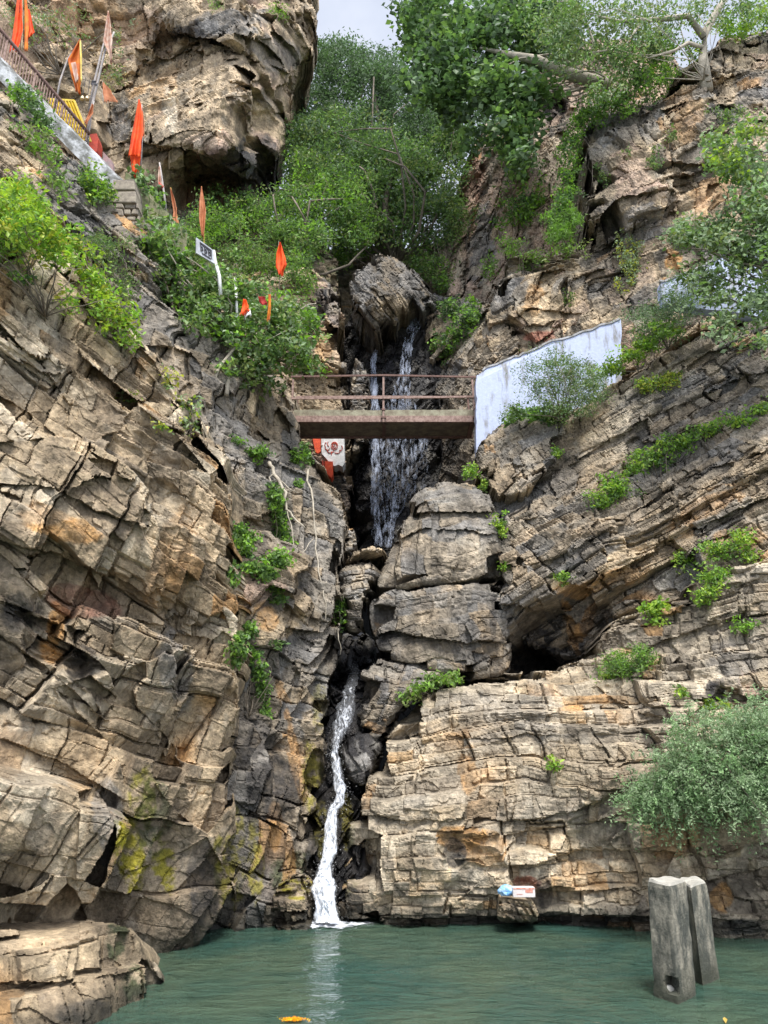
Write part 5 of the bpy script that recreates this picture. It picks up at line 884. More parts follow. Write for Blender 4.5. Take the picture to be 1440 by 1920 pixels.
def flag(label, pole, pr, polemat, cloths, group=None):
    o = empty('flag', at(*pole[0])); tagp(o, label, 'flag', group)
    mb = MB(); P = [at(*q) for q in pole]
    if len(P) == 2: P = [P[0].lerp(P[1], t)+Vector((math.sin(t*7)*.012, 0, 0)) for t in np.linspace(0, 1, 8)]
    mb.tube(P, list(np.linspace(pr, pr*.55, len(P))), 7); mb.build('pole', polemat, parent=o, smooth=True)
    for i, (L_, R_, D, m, kw) in enumerate(cloths): cloth('cloth', L_, R_, D, m, o, seed=i*3+len(label), **kw)
    return o
# flags along the stairs
f1 = flag('pair of vivid orange flags on a bamboo pole at the top left corner', ((39, 100, 14.7), (44, -40, 14.7)), .035, BAMBOO,
     [([(35, -30), (28, 30), (24, 62), (17, 97)], [(40, -30), (42, 20), (41, 60), (34, 96)], 14.62, ORANGE, dict(folds=4, amp=.07)), ([(44, -20), (46, 10), (46, 50), (45, 95)], [(47, -20), (52, 15), (54, 50), (52, 92)], 14.6, SAFF, dict(folds=3, amp=.05)),
      ([(50, 16), (51, 35), (51, 55), (52, 70)], [(55, 18), (60, 40), (64, 60), (61, 66)], 14.66, ORANGE, dict(folds=4, amp=.06))])
mb = MB()     # the column of small dark letters down the flag
for i in range(9):
    y = 2+i*2.7; x = 37.2-.10*i
    for (dx, dy, ex, ey) in ((-1, -.9, .9, -.9), (0, -.9, .1, .9), (-.8, .2, .2, .7))[:2+i % 2]:
        mb.bar(at(x+dx, y+dy, 14.50), at(x+ex, y+ey, 14.50), .007, .007)
mb.build('lettering', REDC, parent=f1)
flag('orange and gold banner with yellow border on a leaning grey pole', ((103, 202, 15.2), (113, 150, 15.2), (128, 108, 15.2), (150, 72, 15.2)), .028, GREYPOLE,
     [([(149, 73), (138, 92), (127, 112), (134, 145), (142, 168)], [(151, 73), (151, 100), (152, 130), (152, 155), (150, 176)], 15.1, SAFF, dict(folds=6, amp=.07)), ([(149, 76), (150, 110), (151, 150)], [(152, 76), (153.5, 110), (153.5, 150)], 15.02, YPOLE, dict(folds=2, amp=.01)), ([(133, 118), (137, 135), (141, 152)], [(142, 116), (146, 136), (147, 150)], 15.0, PALEC, dict(folds=3, amp=.03))])
fl = flag('bleached ragged flag at the top of two tall leaning sticks', ((160, 272, 15.9), (172, 200, 15.8), (184, 150, 15.7), (197, 95, 15.6), (214, 60, 15.6)), .04, GREYPOLE,
     [([(202, 20), (197, 50), (193, 78), (203, 100), (207, 112)], [(204, 20), (208, 50), (210, 75), (210, 95), (210, 117)], 15.5, PALEC, dict(folds=5, amp=.06, ragged=.09))])
mb = MB(); mb.tube([at(165, 210, 15.95), at(178, 150, 15.9), (at(190, 100, 15.85)), at(197, 70, 15.8)], [.03, .03, .025, .015], 6); mb.tube([at(164, 275, 16), at(168, 230, 16), at(176, 180, 16)], [.03, .03, .03], 6); mb.build('pole', GREYPOLE, parent=fl, smooth=True)
cloth('rope', [(172, 150), (170, 160)], [(184, 152), (182, 160)], 15.7, DARKP, fl, folds=2, amp=.02, nr=6, nc=6)
flag('triangular rust coloured pennant pinned against the rock behind the poles', ((192, 152, 16.6), (194, 200, 16.7)), .01, GREYPOLE, [([(192, 152), (193, 175), (196, 190)], [(193, 153), (208, 170), (220, 191)], 16.5, FADED, dict(folds=3, amp=.04))])
flag('faded crumpled flag wrapped round the foot of the leaning sticks', ((166, 250, 15.6), (176, 190, 15.6)), .02, GREYPOLE, [([(172, 194), (165, 215), (158, 230)], [(175, 196), (174, 212), (163, 234)], 15.5, FADED, dict(folds=4, amp=.05))])
flag('tallest bright orange flag with folded hem, left of the big overhang', ((263, 330, 16.2), (267, 260, 16.1), (266, 196, 16.1)), .022, GREYPOLE,
     [([(260, 186), (252, 225), (245, 262), (240, 292)], [(262, 186), (268, 215), (267, 255), (265, 294)], 16.0, ORANGE, dict(folds=5, amp=.10)), ([(243, 288), (246, 310), (249, 328)], [(264, 288), (262, 312), (257, 333)], 16.12, ORANGE, dict(folds=4, amp=.07)), ([(262, 190), (266, 230), (269, 255)], [(266, 196), (271, 228), (271, 258)], 16.1, FADED, dict(folds=2, amp=.03))])
flag('thin pale pink rag on a crooked stick above the parapet end', ((312, 398, 17.0), (307, 360, 17.0), (303, 330, 17), (299, 305, 17)), .035, GREYPOLE, [([(298, 312), (296, 330), (297, 345)], [(300, 312), (302, 335), (304, 348)], 16.95, PALEC, dict(folds=3, amp=.04)), ([(297, 343), (300, 350), (304, 352)], [(298, 340), (303, 346), (307, 349)], 16.9, REDP, dict(folds=3, amp=.03, nr=8))])
flag('slim faded flag on a yellow pole, left one of two by the sign board', ((343, 490, 17.4), (338, 450, 17.4), (334, 415, 17.4), (320, 352, 17.4)), .024, YPOLE, [([(319, 352), (322, 375), (325, 397), (322, 418)], [(320, 352), (327, 372), (332, 392), (334, 420)], 17.3, FADED, dict(folds=4, amp=.06))])
flag('slim faded flag standing directly above the sign board', ((383, 480, 17.8), (382, 440, 17.8), (378, 350, 17.8)), .022, YPOLE, [([(377, 349), (373, 380), (373, 410), (378, 440)], [(378, 349), (384, 380), (386, 405), (382, 446)], 17.7, FADED, dict(folds=4, amp=.07))])
flag('bright orange flag hanging alone in the tree between the sign board and chockstone', ((524, 545, 19.6), (522, 452, 19.6)), .014, BARK, [([(524, 454), (518, 475), (517, 500), (522, 514)], [(526, 454), (533, 475), (537, 495), (530, 519)], 19.5, ORANGE, dict(folds=6, amp=.08, ragged=.06))])
flag('small red and orange cloth half buried in the fig thicket, left one', ((458, 600, 15.5), (459, 560, 15.5)), .012, BARK, [([(456, 560), (454, 575), (450, 590)], [(462, 562), (466, 575), (468, 582)], 15.2, ORANGE, dict(folds=4, amp=.05)), ([(460, 578), (458, 590)], [(469, 580), (471, 592)], 15.22, WHITE, dict(folds=3, amp=.04, nr=10))])
flag('small red and orange cloth half buried in the fig thicket, right one', ((505, 605, 15.9), (507, 548, 15.9)), .012, BARK, [([(484, 556), (486, 566), (491, 572)], [(496, 556), (499, 565), (502, 571)], 15.6, REDC, dict(folds=4, amp=.04)), ([(503, 552), (503, 572), (500, 600)], [(508, 552), (508, 575), (506, 599)], 15.58, SAFF, dict(folds=3, amp=.04))])
# sign board on a white post
sb = empty('sign_board', at(410, 520, 15.6)); tagp(sb, 'white sign board with dark lettering on a bent white post above the fig thicket', 'sign')
SBD = dict(TL=(368, 445, 15.1), TR=(400, 469, 15.6), BR=(402, 494, 15.6), BL=(368, 474, 15.1))
def sbp(u, v, off=0):
    a = at(*SBD['TL']).lerp(at(*SBD['TR']), u); b = at(*SBD['BL']).lerp(at(*SBD['BR']), u); return a.lerp(b, v)+Vector((.55, -.83, 0))*off
mb = MB(); mb.hexa([sbp(0, 1), sbp(1, 1), sbp(1, 1, -.04), sbp(0, 1, -.04), sbp(0, 0), sbp(1, 0), sbp(1, 0, -.04), sbp(0, 0, -.04)]); mb.build('board', simple('greyed_board_paint', (.46, .48, .52), .7, .12, 8, .2, c2=(.34, .35, .38)), parent=sb)
mb = MB()
def stroke(pts, wd=.022): 
    for a, b in zip(pts[:-1], pts[1:]): mb.bar(sbp(*a, .012), sbp(*b, .012), .008, wd)
stroke([(.20, .20), (.88, .20)], .05)
for u0 in (.24, .46, .68):
    stroke([(u0, .2), (u0+.02, .72)], .04); stroke([(u0+.02, .45), (u0+.10, .38), (u0+.13, .55), (u0+.06, .66)], .035)
stroke([(.86, .2), (.86, .8)], .04); stroke([(.30, .82), (.80, .84)], .03)
mb.build('lettering', DARKP, parent=sb)
mb = MB(); mb.tube([at(401, 470, 15.7), at(404, 490, 15.65), at(411, 518, 15.5), at(414, 560, 15.6)], [.03, .035, .045, .045], 7); mb.build('post', WHITE, parent=sb, smooth=True)
mb = MB(); mb.tube([at(441, 520, 16.3), at(443, 560, 16.1), at(445, 600, 16.0)], [.035, .035, .03], 7); tagp(mb.build('pole', WHITE, smooth=True), 'short white painted pole rising out of the fig thicket', 'pole')
# stair wall and railing
def wallband(name, label, tops, hs, th, mat, dirx=(.5, .85)):
    mb = MB(); T = [at(*q) for q in tops]; n = len(T); bk = Vector((dirx[0], dirx[1], 0))*th; V = []
    for i, t in enumerate(T):
        V += [t-Vector((0, 0, hs[i])), t, t+bk, t-Vector((0, 0, hs[i]))+bk]
    Fq = []
    for i in range(n-1):
        a, b = 4*i, 4*(i+1); Fq += [(a, b, b+1, a+1), (a+1, b+1, b+2, a+2), (a+2, b+2, b+3, a+3), (a+3, b+3, b, a)]
    Fq += [(0, 1, 2, 3), (4*n-1, 4*n-2, 4*n-3, 4*n-4)]
    mb.add(V, Fq); o = mb.build(name, mat); tagp(o, label, 'wall'); return o
def ln(p, q, k): return [tuple(p[i]+(q[i]-p[i])*t+(random.uniform(-1.6, 1.6) if i == 1 and 0 < t < 1 else 0) for i in range(3)) for t in np.linspace(0, 1, k)]
wallband('stair_wall', 'sloping grey and white plastered stair wall at the upper left', ln((-60, 48, 13.6), (222, 334, 15.7), 22), [.55]*22, .35, GREYWALL)
wallband('parapet_wall', 'mossy low rubble parapet descending right from under the tallest flag', ln((236, 322, 15.9), (334, 424, 16.9), 12), list(np.linspace(.5, .9, 12)), .35, simple('mossy_rubble', (.22, .2, .12), .95, .3, 5, .7, c2=(.09, .11, .04)))
rl = empty('stair_railing', at(0, 50, 13.9)); tagp(rl, 'rusty iron handrail with thin balusters along the sloping stair wall', 'railing')
mb = MB(); A, B = at(-40, 8, 13.7), at(168, 252, 15.6); mb.tube([A.lerp(B, t) for t in np.linspace(0, 1, 8)], .045, 6); mb.build('handrail', RUST, parent=rl, smooth=True)
A2, B2 = at(-40, 68, 13.75), at(160, 268, 15.6)
for i in range(44):
    t = i/44; mb = MB(); p = A.lerp(B, t); q = A2.lerp(B2, t)
    mb.bar(p, Vector((p.x, p.y, q.z)), .022 if i % 11 else .06, .022); mb.build('baluster', RUSTPALE, parent=rl)
pn = empty('metal_sheet', at(120, 260, 15.9)); tagp(pn, 'bright yellow corrugated metal sheet behind the stair handrail', 'metal sheet')
V = []; n = 60
TL, TR, BR, BL = at(90, 186, 15.6), at(139, 189, 16.0), at(170, 266, 16.3), at(122, 266, 15.9)
for j in range(2):
    for i in range(n):
        t = i/(n-1); p = (TL.lerp(TR, t) if j == 0 else BL.lerp(BR, t)); V.append(list(p+Vector((0, .025*math.sin(t*PI*2*9), 0))))
mesh_np('sheet', np.array(V), np.array([[i, i+1, n+i+1, n+i] for i in range(n-1)]), YELLOW, parent=pn).modifiers.new('t', 'SOLIDIFY').thickness = .008
mb = MB(); mb.bar(TL, TR, .04, .05); mb.bar(TR, BR, .04, .05); mb.build('frame', YELLOW, parent=pn)
mb = MB(); prism(mb, [(124, 205), (132, 203), (135, 211), (127, 213)], 15.72, .01); mb.build('patch', WHITE, parent=pn)
mb = MB(); prism(mb, [(166, 252), (181, 250), (184, 262), (182, 282), (176, 290), (166, 284)], 16.4, .35); tagp(mb.build('painted_stone', REDP), 'rusty red painted stone beside the foot of the leaning sticks', 'stone')
mb = MB(); prism(mb, [(193, 284), (211, 303), (212, 322), (194, 322)], 16.6, .15); tagp(mb.build('slab', simple('greyed_red_paint', (.36, .22, .22), .85, .2, 5, .3, c2=(.25, .2, .2))), 'slanting grey and dull red slab between the red stone and tallest flag', 'slab')
for bx in (154, 163):
    o = empty('bell', at(bx, 187, 16.0)); tagp(o, 'small pale bell left of its twin, hanging by the leaning sticks' if bx == 154 else 'small pale bell right of its twin, hanging by the leaning sticks', 'bell', 'pair of hanging bells')
    b0 = at(bx, 187, 16.0); mb = MB(); mb.tube([b0, b0+Vector((0, 0, .03)), b0+Vector((0, 0, .08)), b0+Vector((0, 0, .115)), b0+Vector((0, 0, .13))], [.062, .05, .042, .028, .008], 14); mb.build('body', BRASS, parent=o, smooth=True)
    mb = MB(); mb.tube([b0+Vector((0, 0, .12)), b0+Vector((0, 0, .75))], .008, 5); mb.build('chain', DARKP, parent=o)
# masonry pier beneath the stairs
pier = empty('masonry_pier', at(235, 440, 15.6)); tagp(pier, 'rough stacked stone pier under the stair wall end', 'pier')
rs = np.random.RandomState(3); y = 336
rr = 0
while y < 452:
    hgt = rs.uniform(9, 17) if y > 372 else 22; x = 210+(y-336)*.12; xe = 252+(y-336)*.10
    while x < xe:
        wdt = rs.uniform(11, 24) if y > 372 else 42; x2 = min(x+wdt, xe+3); mb = MB(); j = lambda: rs.uniform(-2.2, 2.2)
        D_ = 15.35+rs.uniform(0, .12)+(y-336)*.0005
        prism(mb, [(x+j()+1, y+j()+1), (x2+j()-1, y+j()+1), (x2+j()-.6, y+hgt+j()-1), (x+j()+.6, y+hgt+j()-1)], D_, .5)
        o = mb.build('stone', MASON, parent=pier); bv = o.modifiers.new('b', 'BEVEL'); bv.width = .025; bv.segments = 2; x = x2
    y += hgt
mb = MB(); prism(mb, [(212, 338), (252, 336), (262, 450), (222, 452)], 15.6, .6); mb.build('mortar_core', simple('mortar', (.16, .14, .11), .95, .2, 6, .6), parent=pier)
# ---- footbridge
br = empty('footbridge', at(555, 795, 20)); tagp(br, 'concrete footbridge with rusty rails crossing the gorge in front of the waterfall', 'bridge')
zt = at(720, 768, 20).z; xl = at(549, 768, 20).x; xr = at(894, 768, 20).x; zb = zt-.20; yf, yb = 20.0, 21.12
def box(mb, x0, x1, y0, y1, z0, z1): mb.hexa([(x0, y0, z0), (x1, y0, z0), (x1, y1, z0), (x0, y1, z0), (x0, y0, z1), (x1, y0, z1), (x1, y1, z1), (x0, y1, z1)])
# deck slab with slightly eroded lip
V = []; n = 90
for i in range(n):
    t = i/(n-1); x = xl+(xr-xl)*t; sag = -.02*math.sin(t*PI); e = .022*float(fbm(np.array([[x*3, 1, 2]]), 4, 5)[0])
    V += [(x, yf+.01+e, zb+sag), (x, yf-.01+e, zt+sag+e*1.3), (x, yb, zt+sag), (x, yb, zb+sag)]
Fq = [(4*i+a, 4*(i+1)+a, 4*(i+1)+(a+1) % 4, 4*i+(a+1) % 4) for i in range(n-1) for a in range(4)]+[(3, 2, 1, 0), (4*n-4, 4*n-3, 4*n-2, 4*n-1)]
mb = MB(); mb.add(V, Fq); mb.build('deck', DECK, parent=br)
for yy in (yf-.03, yb-.03):
    mb = MB(); z0 = zb-.19; box(mb, xl, xr, yy, yy+.012, z0, zb-.003); box(mb, xl, xr, yy+.012, yy+.09, z0, z0+.014); box(mb, xl, xr, yy+.012, yy+.09, zb-.018, zb-.004); mb.build('edge_beam', RUSTPALE if yy < 20.5 else RUST, parent=br)
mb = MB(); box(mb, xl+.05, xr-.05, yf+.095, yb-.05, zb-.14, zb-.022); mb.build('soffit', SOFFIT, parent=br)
for px in (556, 720, 884):
    mb = MB(); x = at(px, 800, 20.2).x; box(mb, x-.045, x+.045, yf+.1, yb-.04, zb-.21, zb-.145); mb.build('cross_beam', RUST, parent=br)
for yy, m_ in ((yf-.06, 0), (yb+.02, 1)):
    zs = 1.0 if not m_ else .98
    for px in ((548, 719, 890) if not m_ else (548, 647, 719, 890)):
        mb = MB(); x = at(px, 768, 20).x; h_ = zs if not (m_ and px == 647) else .42
        mb.bar((x, yy, zb-.22 if not m_ else zt-.1), (x+(.0 if px != 890 else -.05), yy, zt+h_), .055, .05); mb.build('post', RUST if m_ else RUSTPALE, parent=br)
        if not m_:
            mb = MB(); box(mb, x-.07, x+.07, yy-.04, yy+.02, zb-.10, zb-.05); box(mb, x-.05, x+.05, yy-.045, yy+.02, zt-.06, zt-.01); mb.build('bracket', RUST, parent=br)
    xm = at(719, 768, 20).x
    for h0, h1, h2, wz in ((.99, 1.04, .98, .05), (.30, .32, .36, .06)) if not m_ else ((.97, .98, .96, .05), (.36, .38, .52, .05)):
        mb = MB(); mb.bar((xl-.12, yy-.035, zt+h0*zs), (xm, yy-.035, zt+h1*zs), .035, wz); mb.bar((xm+.002, yy-.035, zt+h1*zs), (xr, yy-.035, zt+h2*zs), .035, wz); mb.build('rail', RUSTPALE if (h0 < .5 or m_) else RUST, parent=br)
# pale blue retaining wall
def slabwall(label, pts, th=.4):
    mb = MB(); P = []
    for a, b in zip(pts, pts[1:]+pts[:1]):
        k = 8
        for t in np.linspace(0, 1, k, endpoint=False): P.append((a[0]+(b[0]-a[0])*t+random.uniform(-1.5, 1.5), a[1]+(b[1]-a[1])*t+random.uniform(-2.4, 2.4), a[2]+(b[2]-a[2])*t))
    prism(mb, [p[:2] for p in P], [p[2] for p in P], th); o = mb.build('retaining_wall', BLUE); tagp(o, label, 'wall')
    mc = MB(); T = [at(*p)+Vector((0, th*.5, .02)) for p in P[:8*3+1]]
    for u_, v_ in zip(T[:-1], T[1:]): mc.bar(u_, v_, th+.05, .05)
    mc.build('coping', COPE, parent=o); return o
slabwall('pale blue limewashed retaining wall rising right from the end of the footbridge', [(1165, 600, 18.75), (1020, 648, 19.05), (960, 674, 19.2), (906, 696, 19.3), (896, 702, 19.3), (893, 716, 19.3), (894, 800, 19.3), (895, 905, 19.3), (1000, 860, 19.1), (1165, 720, 18.75)], .38)
slabwall('pale blue wall stretch mostly hidden by the leafy tree at the right edge', [(1500, 425, 16.6), (1400, 455, 17), (1310, 505, 17.3), (1240, 530, 17.5), (1243, 570, 17.5), (1500, 600, 16.6)], .3)
# painted shrine faces under the bridge
sh_ = empty('painted_rock', at(625, 870, 21)); tagp(sh_, 'white and orange painted rock face with a red emblem under the left bridge end', 'painted rock')
pd = min(surfD(625, 850), surfD(635, 860), surfD(612, 845), 21.9)-.10
mb = MB(); prism(mb, [(602, 812), (645, 812), (646, 868), (642, 875), (634, 871), (627, 874), (617, 866), (612, 860), (603, 850)][::-1], pd, .5); mb.build('white_face', WHITE, parent=sh_)
mb = MB()
def ring(cx, cy, rx, ry, a0=0, a1=360, wd=.022, n=14):
    P = [at(cx+rx*math.cos(math.radians(a0+(a1-a0)*i/n)), cy+ry*math.sin(math.radians(a0+(a1-a0)*i/n)), pd-.012) for i in range(n+1)]
    mb.tube(P, wd*.55, 5)
ring(627, 836, 6.2, 7.2); ring(627, 835, 4, 5); ring(626, 834, 2, 2.6); ring(614, 838, 4.5, 6, 20, 200); ring(611, 834, 2, 4, 90, 300); ring(618, 842, 5, 7, 40, 180); ring(620, 845, 6, 4, 0, 150); ring(632, 845, 6, 5, -20, 140); ring(638, 840, 4, 5, -60, 120); ring(616, 832, 2, 4, 60, 260)
mb.tube([at(621, 853, pd-.012), at(623, 846, pd-.012)], .014, 5); mb.build('emblem', REDP, parent=sh_)
mb = MB(); prism(mb, [(584, 812), (601, 812), (601, 846), (596, 850), (591, 847)][::-1], pd-.05, .4); mb.build('orange_face', ORP, parent=sh_)
mb = MB(); prism(mb, [(609.5, 865), (624, 865), (624, 890), (621, 896), (609.5, 884)][::-1], pd-.12, .4); mb.build('orange_block', ORP, parent=sh_)
mb = MB(); prism(mb, [(603.5, 862), (608.5, 867), (608.5, 884), (603.5, 879)][::-1], pd-.14, .3); mb.build('red_strip', REDP, parent=sh_)
# ---- things on the ledge by the water
o = relief('boulder', [(932, 1680), (950, 1675), (1000, 1677), (1008, 1700), (1014, 1724), (1000, 1732), (940, 1730), (930, 1722), (934, 1700)], [(935, 1680, 12.85), (1005, 1680, 12.85), (970, 1730, 12.9), (970, 1690, 12.8)], step=1.9, dip=0, az=0, roll=0, amps=(.05, .03, .02), scales=((.5, .4, .4), (.2, .2, .2), (.1, .1, .1)), edge=(8, .3), wob=2, blocky=.5, chip=.015,
           kind='thing', label='low squared rock shelf carrying the blue bag and white box at the waterline', cat='boulder', pal=('grey', 'tan'), pw=(.5, .5), seed=91, skirt=.6, rough=.012)
zl = at(950, 1676, 12.95).z
def blob(name, c, r, mat, label, cat, seed, n=26):
    V = []; Fq = []
    for i in range(n):
        for j in range(n):
            a, b = 2*PI*j/n, PI*i/(n-1); V.append((math.cos(a)*math.sin(b), math.sin(a)*math.sin(b), math.cos(b)))
    V = np.array(V); k = 1+.28*fbm(V*1.8+seed, 3, seed)+.10*np.abs(fbm(V*5+seed, 3, seed+1)); V = V*k[:, None]*np.array(r)+np.array(c)
    for i in range(n-1):
        for j in range(n): Fq.append((i*n+j, (i+1)*n+j, (i+1)*n+(j+1) % n, i*n+(j+1) % n))
    o = mesh_np(name, V, np.array(Fq), mat, smooth=False); tagp(o, label, cat); return o
BAG = simple('blue_plastic', (.16, .42, .78), .3, .2, 14, .5, c2=(.45, .62, .82), dist=.03)
c = at(949, 1668, 12.8); blob('plastic_bag', (c.x, c.y, zl+.065), (.115, .09, .075), BAG, 'crumpled light blue plastic bag on the rock shelf beside the white box', 'bag', 4)
bx = empty('box', at(981, 1676, 12.75)); tagp(bx, 'white box with faded red print lying on the rock shelf at the waterline', 'box')
c = at(981, 1669, 12.75); mb = MB(); box(mb, c.x-.165, c.x+.165, c.y-.07, c.y+.09, zl-.01, zl+.125); o = mb.build('carton', simple('white_card', (.66, .60, .58), .7, .1, 9, .2), parent=bx); o.modifiers.new('b', 'BEVEL').width = .006
mb = MB(); box(mb, c.x-.158, c.x+.158, c.y-.074, c.y-.0705, zl+.102, zl+.122); box(mb, c.x+.02, c.x+.13, c.y-.074, c.y-.0705, zl+.055, zl+.098); box(mb, c.x-.11, c.x-.02, c.y-.074, c.y-.0705, zl+.03, zl+.04); mb.build('print', simple('faded_red_print', (.52, .16, .10), .8, .2, 20, .1, c2=(.6, .4, .35)), parent=bx)
# ---- concrete posts
def post(label, corners, ztop, lean, seed, hole=None, grp='concrete posts standing in the pool'):
    """corners: 4 ground points (x, y) counter-clockwise seen from above"""
    C4 = [np.array(c) for c in corners]; nz_, nc_ = 70, 16; V = []; ring_ = []
    for e in range(4):
        for j in range(nc_): ring_.append(C4[e]*(1-j/nc_)+C4[(e+1) % 4]*j/nc_)
    ring_ = np.array(ring_); cen = ring_.mean(0)
    # soften the arrises
    dd = np.array([min(j % nc_, nc_-j % nc_) for j in range(len(ring_))]); ring_ = cen+(ring_-cen)*(1-.045*np.exp(-dd/1.0))[:, None]
    m = len(ring_)
    for i in range(nz_):
        t = i/(nz_-1); z = -1.3+(ztop+1.3)*t; sc = 1-.02*t-(.05 if i == nz_-1 else 0)
        q = cen+(ring_-cen)*sc+np.array(lean)*max(z, -.3); V.append(np.concatenate([q, np.full((m, 1), z)], 1))
    V = np.concatenate(V)
    nn = V[:, :2]-cen; nn /= np.linalg.norm(nn, axis=1, keepdims=True)
    d = .016*fbm(V*6, 4, seed)+.014*fbm(V*1.7+3, 3, seed+1)-.075*np.clip(fbm(V*4.0+9, 3, seed+2)-.34, 0, 1)
    if hole: 
        hx, hz, hr = hole; ds = np.sqrt(((V[:, 0]-hx)/hr)**2+((V[:, 2]-hz)/(hr*1.5))**2); fr = (V[:, 1] < cen[1])
        d = d-.16*(1-sstep(.65, 1.0, ds))*fr
    V[:, :2] += nn*d[:, None]; V[-m:, 2] += .018*fbm(V[-m:]*5, 3, seed+7)
    Fq = [(i*m+j, i*m+(j+1) % m, (i+1)*m+(j+1) % m, (i+1)*m+j) for i in range(nz_-1) for j in range(m)]
    o = empty('concrete_post', (cen[0], cen[1], 0)); tagp(o, label, 'concrete post', grp)
    mesh_np('shaft', V, np.array(Fq), CONC, parent=o)
    tp = V[-m:]; mb = MB(); cc = tp.mean(0); r1 = [tuple(cc+(p-cc)*1.0) for p in tp]; r2 = [tuple(cc+(p-cc)*.93+np.array([0, 0, .026+.008*math.sin(j*.31+1)])) for j, p in enumerate(tp)]; r3 = [tuple(cc+(p-cc)*.45+np.array([0, 0, .034])) for p in tp]; ctr = tuple(cc+np.array([0, 0, .03]))
    mb.add(r1+r2+r3+[ctr], [(j, (j+1) % m, m+(j+1) % m, m+j) for j in range(m)]+[(m+j, m+(j+1) % m, 2*m+(j+1) % m, 2*m+j) for j in range(m)]+[(2*m+j, 2*m+(j+1) % m, 3*m) for j in range(m)])
    mb.build('cap', simple('pale_concrete', (.38, .36, .31), .9, .15, 8, .4), parent=o); return o
g = lambda x, y: (lambda p: (float(p[0]), float(p[1])))(at(x, y, 2.4/ -((SP+(960-y)/F*CP)/(CP-(960-y)/F*SP))))
a, b, c_ = g(1225, 1868), g(1272, 1884), g(1307, 1866); d_ = (a[0]+c_[0]-b[0], a[1]+c_[1]-b[1]+.06)
pz = lambda y, D: at(1260, y, D).z
hc = at(1248, 1856, 9.6)
P1 = post('thick weathered concrete post in the pool with a hole near its foot, nearer one', [a, b, c_, d_], pz(1660, 9.35), (.035, 0), 5, hole=(hc.x, .16, .062))
blob_c = (hc.x, a[1]*.5+b[1]*.5+.03, .09)
V0 = blob('mortar_lump', blob_c, (.05, .04, .05), simple('pale_grit', (.5, .48, .42), .9, .2, 20, .4), None, None, 6, 14); V0.parent = P1; V0.location = V0.location-P1.location
a, b, c_ = g(1292, 1828), g(1318, 1850), g(1351, 1835); d_ = (a[0]+c_[0]-b[0]-.02, a[1]+c_[1]-b[1]+.05)
post('slimmer concrete post in the pool behind and right of the thicker one', [a, b, c_, d_], pz(1664, 10.0), (-.01, .02), 9)
# ---- floating things
fc = np.array(g(549, 1917)); rs = np.random.RandomState(8); V = []; Fq = []; K = []
for i in range(420):
    q = rs.normal(size=3)*np.array([.055, .02, .008]); c3 = np.array([fc[0]+q[0], fc[1]+q[1], .022+abs(q[2])]); u_ = rs.normal(size=3); u_ /= np.linalg.norm(u_); v_ = np.cross(u_, rs.normal(size=3)); v_ /= np.linalg.norm(v_); s_ = .009
    V += [c3-u_*s_, c3+v_*s_*.6, c3+u_*s_, c3-v_*s_*.6]; Fq.append((4*i, 4*i+1, 4*i+2, 4*i+3)); K += [(.95, .38, .01) if rs.rand() < .75 else (.85, .62, .03)]*4
o = mesh_np('flower_garland', np.array(V), np.array(Fq), LEAF, cols=np.array(K)); tagp(o, 'orange and yellow marigold garland floating at the bottom edge of the pool', 'flowers')
fc = g(1360, 1917); Vl, Fl, Cl = leaf_cloud(np.array([[fc[0], fc[1], .02]]), .08, ('dry',), np.array([0]), .4, .98)
tagp(mesh_np('floating_leaf', Vl, Fl, LEAF, cols=np.array([(.6, .4, .1)]*4)), 'single yellowish leaf floating beside the foot of the nearer concrete post', 'leaf')
